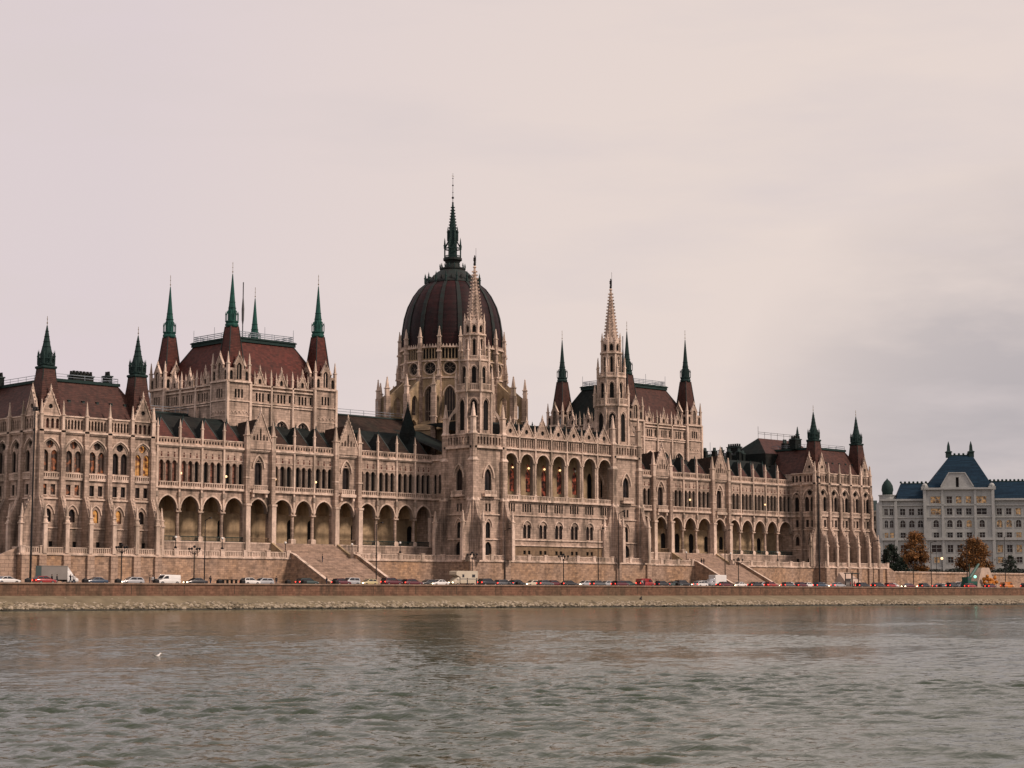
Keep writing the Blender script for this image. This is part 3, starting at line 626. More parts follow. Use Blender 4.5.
# ---- the two stone towers
def tower(sg):
    cx, cy, h = 23.1 * sg, -4.0, 4.6
    body = MB(); root = bpy.data.objects.new('stone_tower', bpy.data.meshes.new('stone_tower')); COL.objects.link(root); root.parent = parl
    for Fs, c in ((FY(cy - h), cx), (FX(cx - h), cy), (FXp(cx + h), cy), (Fr(0, cy + h, 1, 0, 0, 1), cx)):
        A = arch(c, 2.1, 25.9, 29.2, 1.9); P = [rect(c - .55, .6, 21.4, 23.2), rect(c + .55, .6, 21.4, 23.2)]; L = arch(c, 1.4, 15.4, 18.2, .9); D = arch(c, 2.2, 10.4, 13.2, 1.4)
        vis = Fs.a[5] < 0 or Fs.a[4] != 0
        body.plate(Fs, rect(c, 2 * h, 10.4, 36), [A, L] + P + [D], 0, 'stone', .5, 'stone_grey')
        window(root, 'arched_window', Fs, [A], -.45, 'glass', (.5,), (.3, .6)); window(root, 'paired_window', Fs, P, -.4, 'void'); window(root, 'lancet_window', Fs, [L], -.4, 'void', (.5,)); window(root, 'doorway', Fs, [D], -.4, 'void', (.5,))
        body.band(Fs, arc(c, 3.0, 29.0, 3.0), .3, 0, .35, 'stone_trim'); body.band(Fs, arc(c, 2.1, 18.1, 1.7), .22, 0, .25, 'stone_trim')
        body.box(Fs, c - 1.9, c + 1.9, .003, 1.0, 24.7, 25.1, 'stone_trim'); body.rail(Fs, c - 1.8, c + 1.8, .85, 25.1, .95, step=.45)
        for z, hh, pr in ((20.6, .25, .3), (15.0, .25, .3), (24.2, .2, .22), (35.6, .5, .6)): body.box(Fs, c - h + .01, c + h - .01, .003, pr, z, z + hh, 'stone_trim')
        n = 8; s = (2 * h - 1.6) / n; bl = [arch(c + (i - 3.5) * s, s * .55, 36.5, 38.0, .2, 3) for i in range(n)]
        body.solid(Fs, rect(c, 2 * h, 36.1, 38.8), bl, -.2, .3, 'stone'); body.box(Fs, c - h, c + h, -.25, .42, 38.7, 38.95, 'stone_trim')
    body.box(W, cx - h, cx + h, cy - h, cy + h, 35.7, 36.08, 'roof_metal')
    for sx in (-1, 1):
        for sy in (-1, 1):                       # stepped angle buttresses
            x, y = cx + sx * h, cy + sy * h; m2 = MB()
            for (a, z0, z1) in ((.95, 10.4, 24.0), (.78, 24.0, 33.0), (.6, 33.0, 39.0)):
                m2.box(W, x - a, x + a, y - a, y + a, z0, z1, 'stone')
                m2.sq(x, y, [(a + .1, z1 - .3), (a + .14, z1 - .1), (a - .15, z1 + .5)], 'stone_trim')
            m2.pinn(x, y, 39.0, 42.5, 46.0, .95)
            for dx, dy in ((sx, 0), (0, sy)):     # buttress foot with raking top and its own pinnacle
                X, Yc = x + dx * 1.0, y + dy * 1.0
                Fb = Fr(x + dx * .9, y + dy * .9, dx, dy, -dy, dx)
                m2.hull(Fb, [(0, 10.4), (2.5, 10.4), (2.5, 17.2), (1.2, 20.0), (0, 24.5)], -.5, .5, 'stone')
                xx, yy, _ = Fb.p(2.25, 0, 0); m2.box(W, xx - .42, xx + .42, yy - .42, yy + .42, 10.4, 17.6, 'stone_trim'); m2.pinn(xx, yy, 17.6, 18.8, 21.6, .72)
            m2.build('buttress', root, ORG)
            f = MB()                             # small flying buttress to the octagon
            Fd = Fr(x, y, -sx / sqrt(2), -sy / sqrt(2), sy / sqrt(2), -sx / sqrt(2))
            f.hull(Fd, [(0, 39.0), (.5, 39.0)] + [(.5 + 1.9 * (1 - cos(pi / 2 * i / 5)), 39.0 + 5.0 * sin(pi / 2 * i / 5)) for i in range(6)] + [(2.4, 45.6), (0, 42.0)], -.18, .18, 'stone_trim'); f.build('flying_buttress', root, ORG)
    def octa(r, z0, z1, wn, wz0, wz1, parent_win=True, nm='lancet_window'):
        ap = r * cos(pi / 8)
        for k in range(8):
            Fo = FA(cx, cy, k * pi / 4, ap); s = 2 * r * sin(pi / 8)
            A = arch(0, wn, wz0, wz1 - wn * .7, wn * .7, 4)
            body.plate(Fo, rect(0, s, z0, z1), [A], 0, 'stone', .35, 'stone_grey'); window(root, nm, Fo, [A], -.3, 'void', (.5,), ())
            body.band(Fo, arc(0, wn + .5, wz1 - wn * .7, wn * .95, 4), .14, 0, .16, 'stone_trim')
            a = k * pi / 4 + pi / 8; body.sq(cx + r * cos(a), cy + r * sin(a), [(.26, z0), (.22, z1)], 'stone_trim', a)
    octa(4.15, 36.1, 48.4, 1.5, 39.8, 46.8, nm='tall_window')
    body.lathe(cx, cy, [(4.2, 48.3), (4.6, 48.6), (4.6, 48.9), (3.4, 48.95)], 8, 'stone_trim', pi / 8)
    for k in range(8):
        a = k * pi / 4; Fo = FA(cx, cy, a, 4.35 * cos(pi / 8)); s = 2 * 4.35 * sin(pi / 8); body.rail(Fo, -s / 2 + .1, s / 2 - .1, 0, 48.9, 1.5, step=.42, t=.16, bw=.16)
        a += pi / 8; body.pinn(cx + 4.4 * cos(a), cy + 4.4 * sin(a), 48.5, 51.5, 54.2, .5)
    octa(3.45, 48.9, 55.6, 1.0, 50.6, 54.4)
    body.lathe(cx, cy, [(3.45, 55.5), (3.8, 55.7), (3.8, 56.0), (2.5, 56.1)], 8, 'stone_trim', pi / 8)
    for k in range(8):
        a = k * pi / 4; Fo = FA(cx, cy, a, 3.6 * cos(pi / 8)); s = 2 * 3.6 * sin(pi / 8); body.rail(Fo, -s / 2 + .1, s / 2 - .1, 0, 56.0, .9, step=.42, t=.14, bw=.14)
        a += pi / 8; body.pinn(cx + 3.55 * cos(a), cy + 3.55 * sin(a), 55.6, 58.0, 60.8, .42)
    octa(2.45, 56.1, 61.6, .6, 57.0, 60.8)
    body.lathe(cx, cy, [(2.45, 61.5), (2.95, 61.7), (2.95, 62.0), (2.3, 62.1)], 8, 'stone_trim', pi / 8)
    octa(2.3, 62.1, 64.4, .8, 62.4, 64.0)
    for k in range(8):
        a = k * pi / 4; Fo = FA(cx, cy, a, 2.35 * cos(pi / 8)); body.solid(Fo, [(-.85, 64.4), (.85, 64.4), (0, 65.9)], [], -.2, .02, 'stone_trim')
        a += pi / 8; body.pinn(cx + 2.4 * cos(a), cy + 2.4 * sin(a), 62.0, 64.8, 67.0, .36)
    for i in range(3): body.tube((cx - 4 * .7 + .1, cy - 3, 61.8), (cx - 3.4, cy - 3.4, 61.8), .1, 'stone_trim', 4)
    t = body.build('tmp', None, ORG); me = t.data; bpy.data.objects.remove(t); old = root.data; root.data = me; bpy.data.meshes.remove(old); me.name = 'stone_tower'
    s = MB(); s.lathe(cx, cy, [(1.95, 64.3), (1.75, 65.0), (.22, 77.6)], 8, 'stone', pi / 8)
    for k in range(8):
        a = k * pi / 4 + pi / 8
        for i in range(15):
            z = 65.4 + i * .8; r = 1.75 + (.22 - 1.75) * (z - 65) / 12.6; x, y = cx + (r + .12) * cos(a), cy + (r + .12) * sin(a)
            s.box(Fr(x, y, cos(a), sin(a), -sin(a), cos(a)), -.15, .2, -.09, .09, z, z + .26, 'stone_trim')
    s.build('spire', root, ORG)
    f = MB(); f.lathe(cx, cy, [(.2, 77.5), (.45, 77.8), (.2, 78.1)], 8, 'stone_trim'); f.ball((cx, cy, 78.4), .32, 'bronze'); 
    f.lathe(cx, cy, [(.30, 78.6), (.22, 79.0), (.27, 79.5), (.34, 79.95), (.12, 80.15), (.15, 80.3), (.14, 80.5), (.02, 80.62)], 7, 'bronze'); f.tube((cx - .3, cy, 79.9), (cx - .42, cy - .05, 79.2), .07, 'bronze', 5); f.tube((cx + .3, cy, 79.9), (cx + .4, cy, 80.5), .07, 'bronze', 5)
    f.tube((cx + .4, cy, 78.8), (cx + .4, cy, 82.3), .035, 'bronze', 4); f.build('statue', root, ORG)
for sg in (-1, 1): tower(sg)

# ---- assembly halls with four turrets each
def hall(sg):
    xa, xb = (-79.0, -49.0) if sg < 0 else (49.0, 79.0); ya, yb = 14.6, 43.4
    body = MB(); root = bpy.data.objects.new('assembly_hall', bpy.data.meshes.new('assembly_hall')); COL.objects.link(root); root.parent = parl
    for Fs, u0, u1 in ((FY(ya), xa + 6.2, xb - 6.2), (FX(xa + .6), ya + 5.6, yb - 5.6), (FXp(xb - .6), ya + 5.6, yb - 5.6), (Fr(0, yb, 1, 0, 0, 1), xa + 6.2, xb - 6.2)):
        n = 3; w = (u1 - u0) / n
        for k in range(n):
            c = u0 + w * (k + .5)
            A = arch(c, 3.4, 34.5, 38.6, 2.0, 6); T = [rect(c + (i - 1) * .85, .52, 44.6, 46.5) for i in range(3)] + [rect(c + q * 2.35, .6, 44.8, 46.5) for q in (-1, 1)]
            body.plate(Fs, rect(c, w, 33, 48.2), [A] + T, 0, 'stone', .5, 'stone_grey')
            window(root, 'arched_window', Fs, [A], -.45, 'glass', (.25, .5, .75), (.5,), 'stone_trim', .14); window(root, 'attic_window', Fs, T, -.4, 'void')
            body.band(Fs, arc(c, 3.6, 38.5, 2.2, 6), .3, 0, .3, 'stone_trim')
            for z, h, pr in ((43.6, .3, .3), (44.1, .2, .45), (47.1, .3, .4), (47.9, .3, .5)): body.box(Fs, c - w / 2, c + w / 2, .003, pr, z, z + h, 'stone_trim')
            body.box(Fs, c - w / 2 - .2, c - w / 2 + .2, .004, .5, 33, 48.2, 'stone_trim')
            gable_on(root, Fs, c, 2.4, 48.3, 51.4, holes=[arch(c, .8, 48.5, 49.2, .5, 3)], name='dormer_gable')
            x0_, y0_, _ = Fs.p(c, -.4, 0)
            m2 = MB()
            for q in (-1.45, 1.45): x, y, _ = Fs.p(c + q, 0, 0); m2.pinn(x, y, 48.2, 49.6, 51.4, .32)
            for q in (-w / 2,): x, y, _ = Fs.p(c + q, .1, 0); m2.pinn(x, y, 48.2, 49.8, 52.0, .42)
            m2.build('pinnacle', root, ORG)
    t = body.build('tmp', None, ORG); me = t.data; bpy.data.objects.remove(t); old = root.data; root.data = me; bpy.data.meshes.remove(old); me.name = 'assembly_hall'
    r = MB(); a, b_, c_, d, i = xa + 1.0, xb - 1.0, ya + .4, yb - .4, 6.0
    P0 = [(a, c_, 48.1), (b_, c_, 48.1), (b_, d, 48.1), (a, d, 48.1)]; P1 = [(a + i, c_ + i, 58.5), (b_ - i, c_ + i, 58.5), (b_ - i, d - i, 58.5), (a + i, d - i, 58.5)]
    for k in range(4): r.quad(P0[k], P0[(k + 1) % 4], P1[(k + 1) % 4], P1[k], 'tile_red' if (sg < 0) else ('tile_brown' if k == 0 else 'tile_green'))
    r.box(W, a + i - .4, b_ - i + .4, c_ + i - .4, d - i + .4, 58.4, 59.5, 'copper_dark'); r.box(W, a + i - .6, b_ - i + .6, c_ + i - .6, d - i + .6, 59.1, 59.35, 'copper_dark')
    for k in range(4): r.tube(P0[k], P1[k], .14, 'copper_dark', 5)
    ro = r.build('roof', root, ORG); g = MB()
    X0, X1, Y0, Y1 = a + i, b_ - i, c_ + i, d - i
    for q in ((X0, Y0, X1, Y0), (X0, Y0, X0, Y1), (X1, Y0, X1, Y1), (X0, Y1, X1, Y1)):
        for z in (59.9, 60.3, 60.7): g.tube((q[0], q[1], z), (q[2], q[3], z), .1, 'zinc', 4)
        for k in range(7): u = k / 6; x, y = q[0] + (q[2] - q[0]) * u, q[1] + (q[3] - q[1]) * u; g.tube((x, y, 59.4), (x, y, 60.7 + (1.6 if k in (0, 3) else 0)), .05, 'zinc', 4)
    g.build('roof_railing', ro, ORG)
    fx = -67.2 if sg < 0 else 59.3
    f = MB(); f.tube((fx, 25, 58.5), (fx, 25, 72.6), .12, 'iron', 6); f.lathe(fx, 25, [(.05, 62.5), (.28, 64), (.34, 66.5), (.1, 69.5)], 6, 'cloth_grey'); f.build('flagpole', root, ORG)
    cop = 'copper' if sg < 0 else 'copper_dark'
    for tx in ((-75.9, -52.1) if sg < 0 else (52.1, 75.9)):
        for ty in (17.0, 41.0):
            tb = MB(); tr = bpy.data.objects.new('turret', bpy.data.meshes.new('turret')); COL.objects.link(tr); tr.parent = parl; h = 3.0
            for Fs, c in ((FY(ty - h), tx), (FX(tx - h), ty), (FXp(tx + h), ty), (Fr(0, ty + h, 1, 0, 0, 1), tx)):
                T = [rect(c + (q - 1) * .85, .5, 45.0, 46.9) for q in range(3)]; L = [arch(c - .45, .6, 36.5, 38.6, .4, 3), arch(c + .45, .6, 36.5, 38.6, .4, 3)]
                tb.plate(Fs, rect(c, 2 * h, 33, 48.6), T + L, 0, 'stone', .4, 'stone_grey'); window(tr, 'window', Fs, T, -.35, 'void'); window(tr, 'window', Fs, L, -.35, 'void')
                for z, hh, pr in ((44.2, .25, .28), (48.3, .4, .45), (41.0, .16, .12)): tb.box(Fs, c - h, c + h, .003, pr, z, z + hh, 'stone_trim')
                for q in range(5): tb.band(Fs, arc(c + (q - 2) * 1.0, .8, 41.6, .5, 3), .12, 0, .12, 'stone_trim')
                A = arch(c, 1.3, 49.0, 51.8, .8, 4)
                tb.solid(Fs, [(c - 1.2, 48.6), (c + 1.2, 48.6), (c + 1.2, 52.2), (c, 54.3), (c - 1.2, 52.2)], [A], -.35, .05, 'stone'); tb.plate(Fs, A, [], -.3, 'void'); tb.box(Fs, c - .07, c + .07, -.28, -.1, 49, 52.2, 'stone_trim')
                tb.band(Fs, [(c - 1.25, 52.1), (c, 54.4), (c + 1.25, 52.1)], .18, -.35, .15, 'stone_trim')
                for q in (-1, 1):
                    A2 = arch(c + q * 2.05, .8, 48.9, 50.4, .5, 3); tb.solid(Fs, rect(c + q * 2.05, 1.7, 48.6, 51.4), [A2], -.35, 0, 'stone'); tb.plate(Fs, A2, [], -.3, 'void')
            for sx in (-1, 1):
                for sy in (-1, 1): tb.pinn(tx + sx * 2.8, ty + sy * 2.8, 48.6, 52.2, 55.0, .55)
                for z in (33,): tb.box(W, tx + sx * 3.0 - .3, tx + sx * 3.0 + .3, ty - 3.3, ty - 2.7, 33, 48.6, 'stone_trim')
            for a4 in range(4): x, y = tx + 2.9 * cos(a4 * pi / 2), ty + 2.9 * sin(a4 * pi / 2); tb.pinn(x, y, 53.8, 54.3, 55.4, .3)
            t = tb.build('tmp', None, ORG); me = t.data; bpy.data.objects.remove(t); old = tr.data; tr.data = me; bpy.data.meshes.remove(old); me.name = 'turret'
            q = MB(); q.sq(tx, ty, [(2.45, 48.5), (1.9, 52.5), (1.06, 60.8)], 'tile_red' if sg < 0 else 'tile_brown')
            for sx in (-1, 1):
                for sy in (-1, 1): q.tube((tx + sx * 2.45, ty + sy * 2.45, 48.5), (tx + sx * 1.06, ty + sy * 1.06, 60.8), .10, 'roof_metal', 5)
            q.build('turret_roof', tr, ORG)
            l = MB(); l.lathe(tx, ty, [(1.25, 60.6), (1.5, 60.9), (1.5, 61.3), (1.3, 61.5), (1.5, 61.8), (1.5, 62.0), (.95, 62.1), (.95, 63.4), (.9, 64.4)], 8, cop, pi / 8)
            for k in range(8):
                a = k * pi / 4; l.tube((tx + 1.4 * cos(a), ty + 1.4 * sin(a), 62), (tx + 1.4 * cos(a), ty + 1.4 * sin(a), 63.3), .09, cop, 5); l.tube((tx + 1.4 * cos(a), ty + 1.4 * sin(a), 63.3), (tx + .9 * cos(a), ty + .9 * sin(a), 64.3), .09, cop, 5)
                l.lathe(tx + 1.4 * cos(a), ty + 1.4 * sin(a), [(.12, 63.3), (.02, 64.1)], 5, cop)
            l.build('lantern', tr, ORG)
            s = MB(); s.lathe(tx, ty, [(.92, 64.0), (.62, 66.5), (.1, 72.4)], 8, cop, pi / 8)
            for z, rr in ((64.9, .85), (66.2, .66)): s.lathe(tx, ty, [(rr, z - .06), (rr + .12, z), (rr, z + .06)], 8, cop, pi / 8, False)
            s.build('spire', tr, ORG)
            f = MB(); f.tube((tx, ty, 72.3), (tx, ty, 75.1), .045, 'gilt', 5)
            for z, rr in ((72.9, .15), (73.9, .11), (74.7, .09)): f.ball((tx, ty, z), rr, 'gilt')
            f.build('finial', tr, ORG)
for sg in (-1, 1): hall(sg)

# ---- dome
def dome():
    cx, cy, R = 0, 28.8, 13.0; N = 16; st = 2 * pi / N; ap = R * cos(pi / N); s = 2 * R * sin(pi / N)
    body = MB(); drum = bpy.data.objects.new('dome_drum', bpy.data.meshes.new('dome_drum')); COL.objects.link(drum); drum.parent = parl
    for k in range(N):
        a = k * st; F = FA(cx, cy, a, ap)
        A = arch(0, 2.7, 43.3, 52.2, 2.4, 6); C = circ(0, 59.2, 1.5, 14); G = [arch((i - 2) * .80, .58, 61.6, 63.9, .3, 3) for i in range(5)]
        body.plate(F, rect(0, s, 36, 64.5), [A, C] + G, 0, 'stone_ochre', .6, 'stone_grey')
        window(drum, 'tall_window', F, [[(u, 2.7 + (z - 2.7) * .974) for u, z in A]], -.5, 'glass', (.25, .5, .75), (.45,), 'stone_grey', .14)
        for F_ in (1,): pass
        Fq = F; w = window(drum, 'rose_window', F, [[(u, 2.7 + (z - 2.7) * .974) for u, z in C]], -.35, 'void', (), (), 'stone_grey', .1)
        window(drum, 'gallery_window', F, [[(u, 2.7 + (z - 2.7) * .974) for u, z in g] for g in G], -.4, 'void')
        rb = MB()
        for j in range(4):
            an = j * pi / 4; rb.tube(F.p(-1.3 * cos(an), -.28, 59.2 - 1.3 * sin(an)), F.p(1.3 * cos(an), -.28, 59.2 + 1.3 * sin(an)), .035, 'stone_grey', 4)
        rb.squash().build('rose_tracery', drum, ORG)
        body.band(F, circ(0, 59.2, 1.62, 14)[::-1], .16, 0, .2, 'stone_trim', True); body.band(F, arc(0, 3.0, 52.1, 2.6, 6), .28, 0, .3, 'stone_trim')
        for z, h, pr in ((56.6, .35, .35), (60.9, .3, .35), (64.35, .3, .45)): body.box(F, -s / 2, s / 2, .003, pr, z, z + h, 'stone_trim')
        for q in range(5): body.solid(F, [((q - 2) * .8 - .3, 64.65), ((q - 2) * .8 + .3, 64.65), ((q - 2) * .8, 65.4)], [], .1, .3, 'stone_trim')
        # piers
        b = a + st / 2; Fp = Fr(cx, cy, cos(b), sin(b), -sin(b), cos(b)); x, y = cx + 13.3 * cos(b), cy + 13.3 * sin(b)
        m2 = MB(); m2.box(Fp, 12.5, 14.0, -.55, .55, 36, 57.2, 'stone'); m2.box(Fp, 12.5, 13.7, -.45, .45, 57.2, 65.6, 'stone'); m2.box(Fp, 12.4, 14.25, -.68, .68, 57.0, 57.35, 'stone_trim')
        m2.box(Fp, 12.4, 13.95, -.58, .58, 63.2, 63.6, 'stone_trim'); m2.pinn(x, y, 65.5, 67.0, 69.8, .75, rot=b); m2.pinn(cx + 13.9 * cos(b), cy + 13.9 * sin(b), 57.3, 58.6, 61.2, .5, rot=b); m2.squash().build('pier', drum, ORG)
        fb = MB()
        fb.solid(Fp, [(13.3, 36), (18.9, 36), (18.9, 52.0), (18.0, 52.4), (13.3, 56.6)], [arch(16.2, 2.6, 38.0, 44.2, 1.8), arch(15.8, 2.3, 47.2, 50.4, 1.8)], -.35, .35, 'stone_ochre')
        fb.box(Fp, 17.9, 19.2, -.6, .6, 36, 52.3, 'stone'); fb.box(Fp, 17.75, 19.35, -.75, .75, 46.3, 46.6, 'stone_trim'); fb.pinn(cx + 18.6 * cos(b), cy + 18.6 * sin(b), 52.3, 54.2, 57.4, .9, rot=b)
        for dv in (-.28, .28):
            pass
        fb.squash().build('flying_buttress', drum, ORG)
    # ambulatory ring between the piers
    body.lathe(cx, cy, [(17.6, 36), (17.6, 43.0), (17.9, 43.2), (12.7, 46.0)], N, 'stone_ochre', pi / N, False)
    body.squash(); t = body.build('tmp', None, ORG); me = t.data; bpy.data.objects.remove(t); old = drum.data; drum.data = me; bpy.data.meshes.remove(old); me.name = 'dome_drum'
    prof = [(12.45, 62.6), (12.55, 64.2), (12.55, 66.2), (12.4, 68.4), (11.95, 71.3), (11.1, 74.2), (9.7, 77.0), (8.3, 78.9), (6.6, 80.3)]
    d = MB(); n = 96
    vs = []; fs = []
    for i, (r, z) in enumerate(prof):
        for k in range(n):
            ph = (k / n * N) % 1; rr = r * (cos(pi / N) / cos((ph - .5) * st)) * .4 + r * .6 - .12 * 0
            rr += .28 * sin(pi * ph) * (r / 12)
            aa = 2 * pi * k / n + st / 2; vs.append((cx + rr * cos(aa), cy + rr * sin(aa), z))
    for i in range(len(prof) - 1):
        for k in range(n): fs.append((i * n + k, i * n + (k + 1) % n, (i + 1) * n + (k + 1) % n, (i + 1) * n + k))
    d.add(vs, fs, 'dome_tile'); dm = d.build('dome', parl, ORG, True)
    for k in range(N):
        b = k * st + st / 2; m2 = MB()
        for i in range(len(prof) - 1):
            (r0, z0), (r1, z1) = prof[i], prof[i + 1]; F = Fr(cx, cy, cos(b), sin(b), -sin(b), cos(b)); w0, w1 = .42 * r0 / 12 + .12, .42 * r1 / 12 + .12
            vs = [F.p(r0 - .2, -w0, z0), F.p(r0 + .3, -w0, z0), F.p(r0 + .3, w0, z0), F.p(r0 - .2, w0, z0), F.p(r1 - .2, -w1, z1), F.p(r1 + .3, -w1, z1), F.p(r1 + .3, w1, z1), F.p(r1 - .2, w1, z1)]
            m2.add(vs, [(0, 1, 5, 4), (1, 2, 6, 5), (2, 3, 7, 6)], 'dome_rib')
        m2.build('rib', dm, ORG)
    c = MB(); c.lathe(cx, cy, [(6.7, 80.1), (7.0, 80.3), (6.9, 80.7), (5.4, 82.0), (3.9, 83.4), (3.1, 83.9), (3.3, 84.1), (3.3, 84.4), (1.9, 84.6), (1.7, 85.6), (1.95, 86.2), (2.4, 86.5), (2.4, 87.0), (1.3, 87.1)], 16, 'dome_rib', pi / 16)
    for k in range(16):
        a = k * st; F = FA(cx, cy, a, 6.3); c.hull(F, [(-.45, 80.5), (.45, 80.5), (0, 82.0)], -.6, .25, 'dome_rib'); c.plate(F, [(-.25, 80.7), (.25, 80.7), (0, 81.5)], [], .256, 'void')
        b = a + st / 2; c.pinn(cx + 6.95 * cos(b), cy + 6.95 * sin(b), 80.3, 81.5, 83.0, .34, 'copper_dark'); c.pinn(cx + 3.2 * cos(b), cy + 3.2 * sin(b), 84.2, 84.8, 85.7, .2, 'copper_dark')
    c.build('dome_cap', dm, ORG)
    l = MB(); l.lathe(cx, cy, [(1.2, 87), (1.15, 90.5), (1.3, 93.0), (1.0, 94.0)], 8, 'copper_dark', pi / 8)
    for k in range(8):
        a = k * pi / 4 + pi / 8; x, y = cx + 2.15 * cos(a), cy + 2.15 * sin(a); l.tube((x, y, 87), (x, y, 89.6), .15, 'copper_dark', 5); l.pinn(x, y, 89.4, 90.0, 92.2, .34, 'copper_dark'); l.tube((x, y, 89.7), (cx + 1.1 * cos(a), cy + 1.1 * sin(a), 91.4), .14, 'copper_dark', 5)
        F = FA(cx, cy, k * pi / 4, 2.0); l.rail(F, -.75, .75, 0, 87, .6, 'copper_dark', .3, .1, .08); l.box(F, -.8, .8, -.1, .1, 89.3, 89.6, 'copper_dark')
        l.pinn(cx + 1.3 * cos(a), cy + 1.3 * sin(a), 91.5, 93.6, 95.2, .3, 'copper_dark')
    l.build('lantern', dm, ORG)
    s = MB(); s.lathe(cx, cy, [(1.12, 93.0), (.85, 95.4), (.5, 98.4), (.2, 101.2)], 8, 'copper_dark', pi / 8)
    for k in range(8):
        a = k * pi / 4 + pi / 8
        for i in range(9): z = 94 + i * .75; r = 1.0 + (.2 - 1.0) * (z - 94) / 7.2 + .1; s.box(Fr(cx + r * cos(a), cy + r * sin(a), cos(a), sin(a), -sin(a), cos(a)), -.1, .13, -.06, .06, z, z + .2, 'copper_dark')
    s.build('spire', dm, ORG)
    f = MB(); f.tube((cx, cy, 101), (cx, cy, 109), .09, 'bronze', 6, .04)
    for z, r in ((101.3, .25), (102.6, .32), (104.0, .16), (105.8, .22), (107.6, .16)): f.ball((cx, cy, z), r, 'bronze')
    f.tube((cx - .4, cy, 108.2), (cx + .4, cy, 108.2), .05, 'gilt', 4); f.build('finial', dm, ORG)
    # small dark pyramid roof left of the dome, and stair turrets at the drum's foot
    for sgx in (PYR[0],):
        p = MB(); p.sq(sgx, PYR[1], [(1.35, 36), (1.3, 40.0), (.12, PYR[2])], 'tile_green'); p.pinn(sgx, PYR[1], PYR[2] - .2, PYR[2] + .2, PYR[2] + 1.5, .25, 'copper_dark'); p.build('pyramid_roof', drum, ORG)
dome()
# ------------------------------------------------------------------ setting: water, bank, quay, road, ground
def sheet(name, x0, x1, y0, y1, z, mat, kind='structure'):
    m = MB(); m.quad((x0, y0, z), (x1, y0, z), (x1, y1, z), (x0, y1, z), mat); return tag(m.build(name), kind=kind)
def shore(x): return -33.6 - .06 * max(0, x) * (1 if x < 200 else 200 / x)
m, nt, b = newmat('river'); p = posn(nt)
nt.links.new(mix(nt, ramp(nt, noise(nt, p, .01, 3), .35, .65), (.034, .044, .018), (.024, .038, .018)), b.inputs['Base Color'])
b.inputs['Roughness'].default_value = .10; b.inputs['IOR'].default_value = 1.28
def wv(sx, sy, rot, sc, det, dist):
    g = nd(nt, 'ShaderNodeNewGeometry'); mp = nd(nt, 'ShaderNodeMapping'); mp.inputs['Rotation'].default_value = (0, 0, radians(rot)); mp.inputs['Scale'].default_value = (sx, sy, 1)
    nt.links.new(g.outputs['Position'], mp.inputs['Vector']); n = nd(nt, 'ShaderNodeTexNoise'); n.inputs['Scale'].default_value = sc; n.inputs['Detail'].default_value = det; n.inputs['Roughness'].default_value = .6; n.inputs['Distortion'].default_value = dist
    nt.links.new(mp.outputs['Vector'], n.inputs['Vector']); return n.outputs['Fac']
def math2(op, a, c):
    n = nd(nt, 'ShaderNodeMath', operation=op)
    for i, v in enumerate((a, c)):
        if hasattr(v, 'links'): nt.links.new(v, n.inputs[i])
        else: n.inputs[i].default_value = v
    return n.outputs[0]
h = math2('ADD', math2('MULTIPLY', wv(.55, 1, 44, .55, 3, .6), WAVE_A), math2('MULTIPLY', wv(.6, 1, 44, 1.9, 3, .8), WAVE_B))
h = math2('ADD', h, math2('MULTIPLY', wv(.5, 1, 50, 7.0, 2, .4), WAVE_C))
calm = ramp(nt, wv(.35, 1, 20, .018, 3, .8), .36, .62)
h = math2('MULTIPLY', h, math2('ADD', math2('MULTIPLY', calm, .7), .55))
bp = nd(nt, 'ShaderNodeBump'); bp.inputs['Strength'].default_value = 1; bp.inputs['Distance'].default_value = 1
nt.links.new(h, bp.inputs['Height']); nt.links.new(bp.outputs[0], b.inputs['Normal'])
xs = [-3000, -400, -200, -160, -100, 0, 50, 100, 150, 200, 300, 3000]
import numpy as np
def axis(*seg):
    out_ = []
    for a, b2, st in seg: out_.append(np.arange(a, b2, st))
    return np.concatenate(out_)
wx = axis((-3000, -420, 430), (-420, -336, 2.0), (-336, -298, .8), (-298, -262, .12), (-262, -212, .26), (-212, -120, .5), (-120, 200, .6), (200, 420, 4), (420, 3001, 430)); wy = axis((-3000, -420, 430), (-420, -336, 2.0), (-336, -302, .8), (-302, -262, .12), (-262, -212, .26), (-212, -120, .5), (-120, -28, .6), (-28, -27, 1))
GX, GY = np.meshgrid(wx, wy); rng = np.random.default_rng(5); H = np.zeros_like(GX)
cell = np.maximum(np.gradient(wx)[None, :], np.gradient(wy)[:, None]); gust = np.zeros_like(GX)
for k in range(14):
    a = rng.uniform(0, 2 * pi); L = rng.uniform(18, 70); gust += np.sin((GX * cos(a) * 1.0 + GY * sin(a)) * 2 * pi / L + rng.uniform(0, 6.28))
gust = 1 + .38 * np.clip(gust / 2.6, -1.6, 1.6)
for k in range(64):
    L = .34 * (1.75 / .34) ** (k / 63.0); a = radians(46) + rng.normal(0, .6); A = SLOPE * L ** 1.0 / (2 * pi) / 8.0 * rng.uniform(.6, 1.4) * 1.6
    ph = (GX * cos(a) + GY * sin(a)) * 2 * pi / L + rng.uniform(0, 6.28); ok = np.clip((L / cell - 2.0) / 1.5, 0, 1)
    sn = np.sin(ph); H += A * ok * gust * (sn + .25 * np.cos(2 * ph))
far = (GX < -3001) | (GY > -27.6); H[far] = 0
nx, ny = len(wx), len(wy); me = bpy.data.meshes.new('river_water'); me.vertices.add(nx * ny); me.vertices.foreach_set('co', np.stack([GX, GY, H], -1).astype(np.float32).ravel())
I = np.arange(ny - 1)[:, None] * nx + np.arange(nx - 1)[None, :]; Q = np.stack([I, I + 1, I + nx + 1, I + nx], -1).reshape(-1, 4)
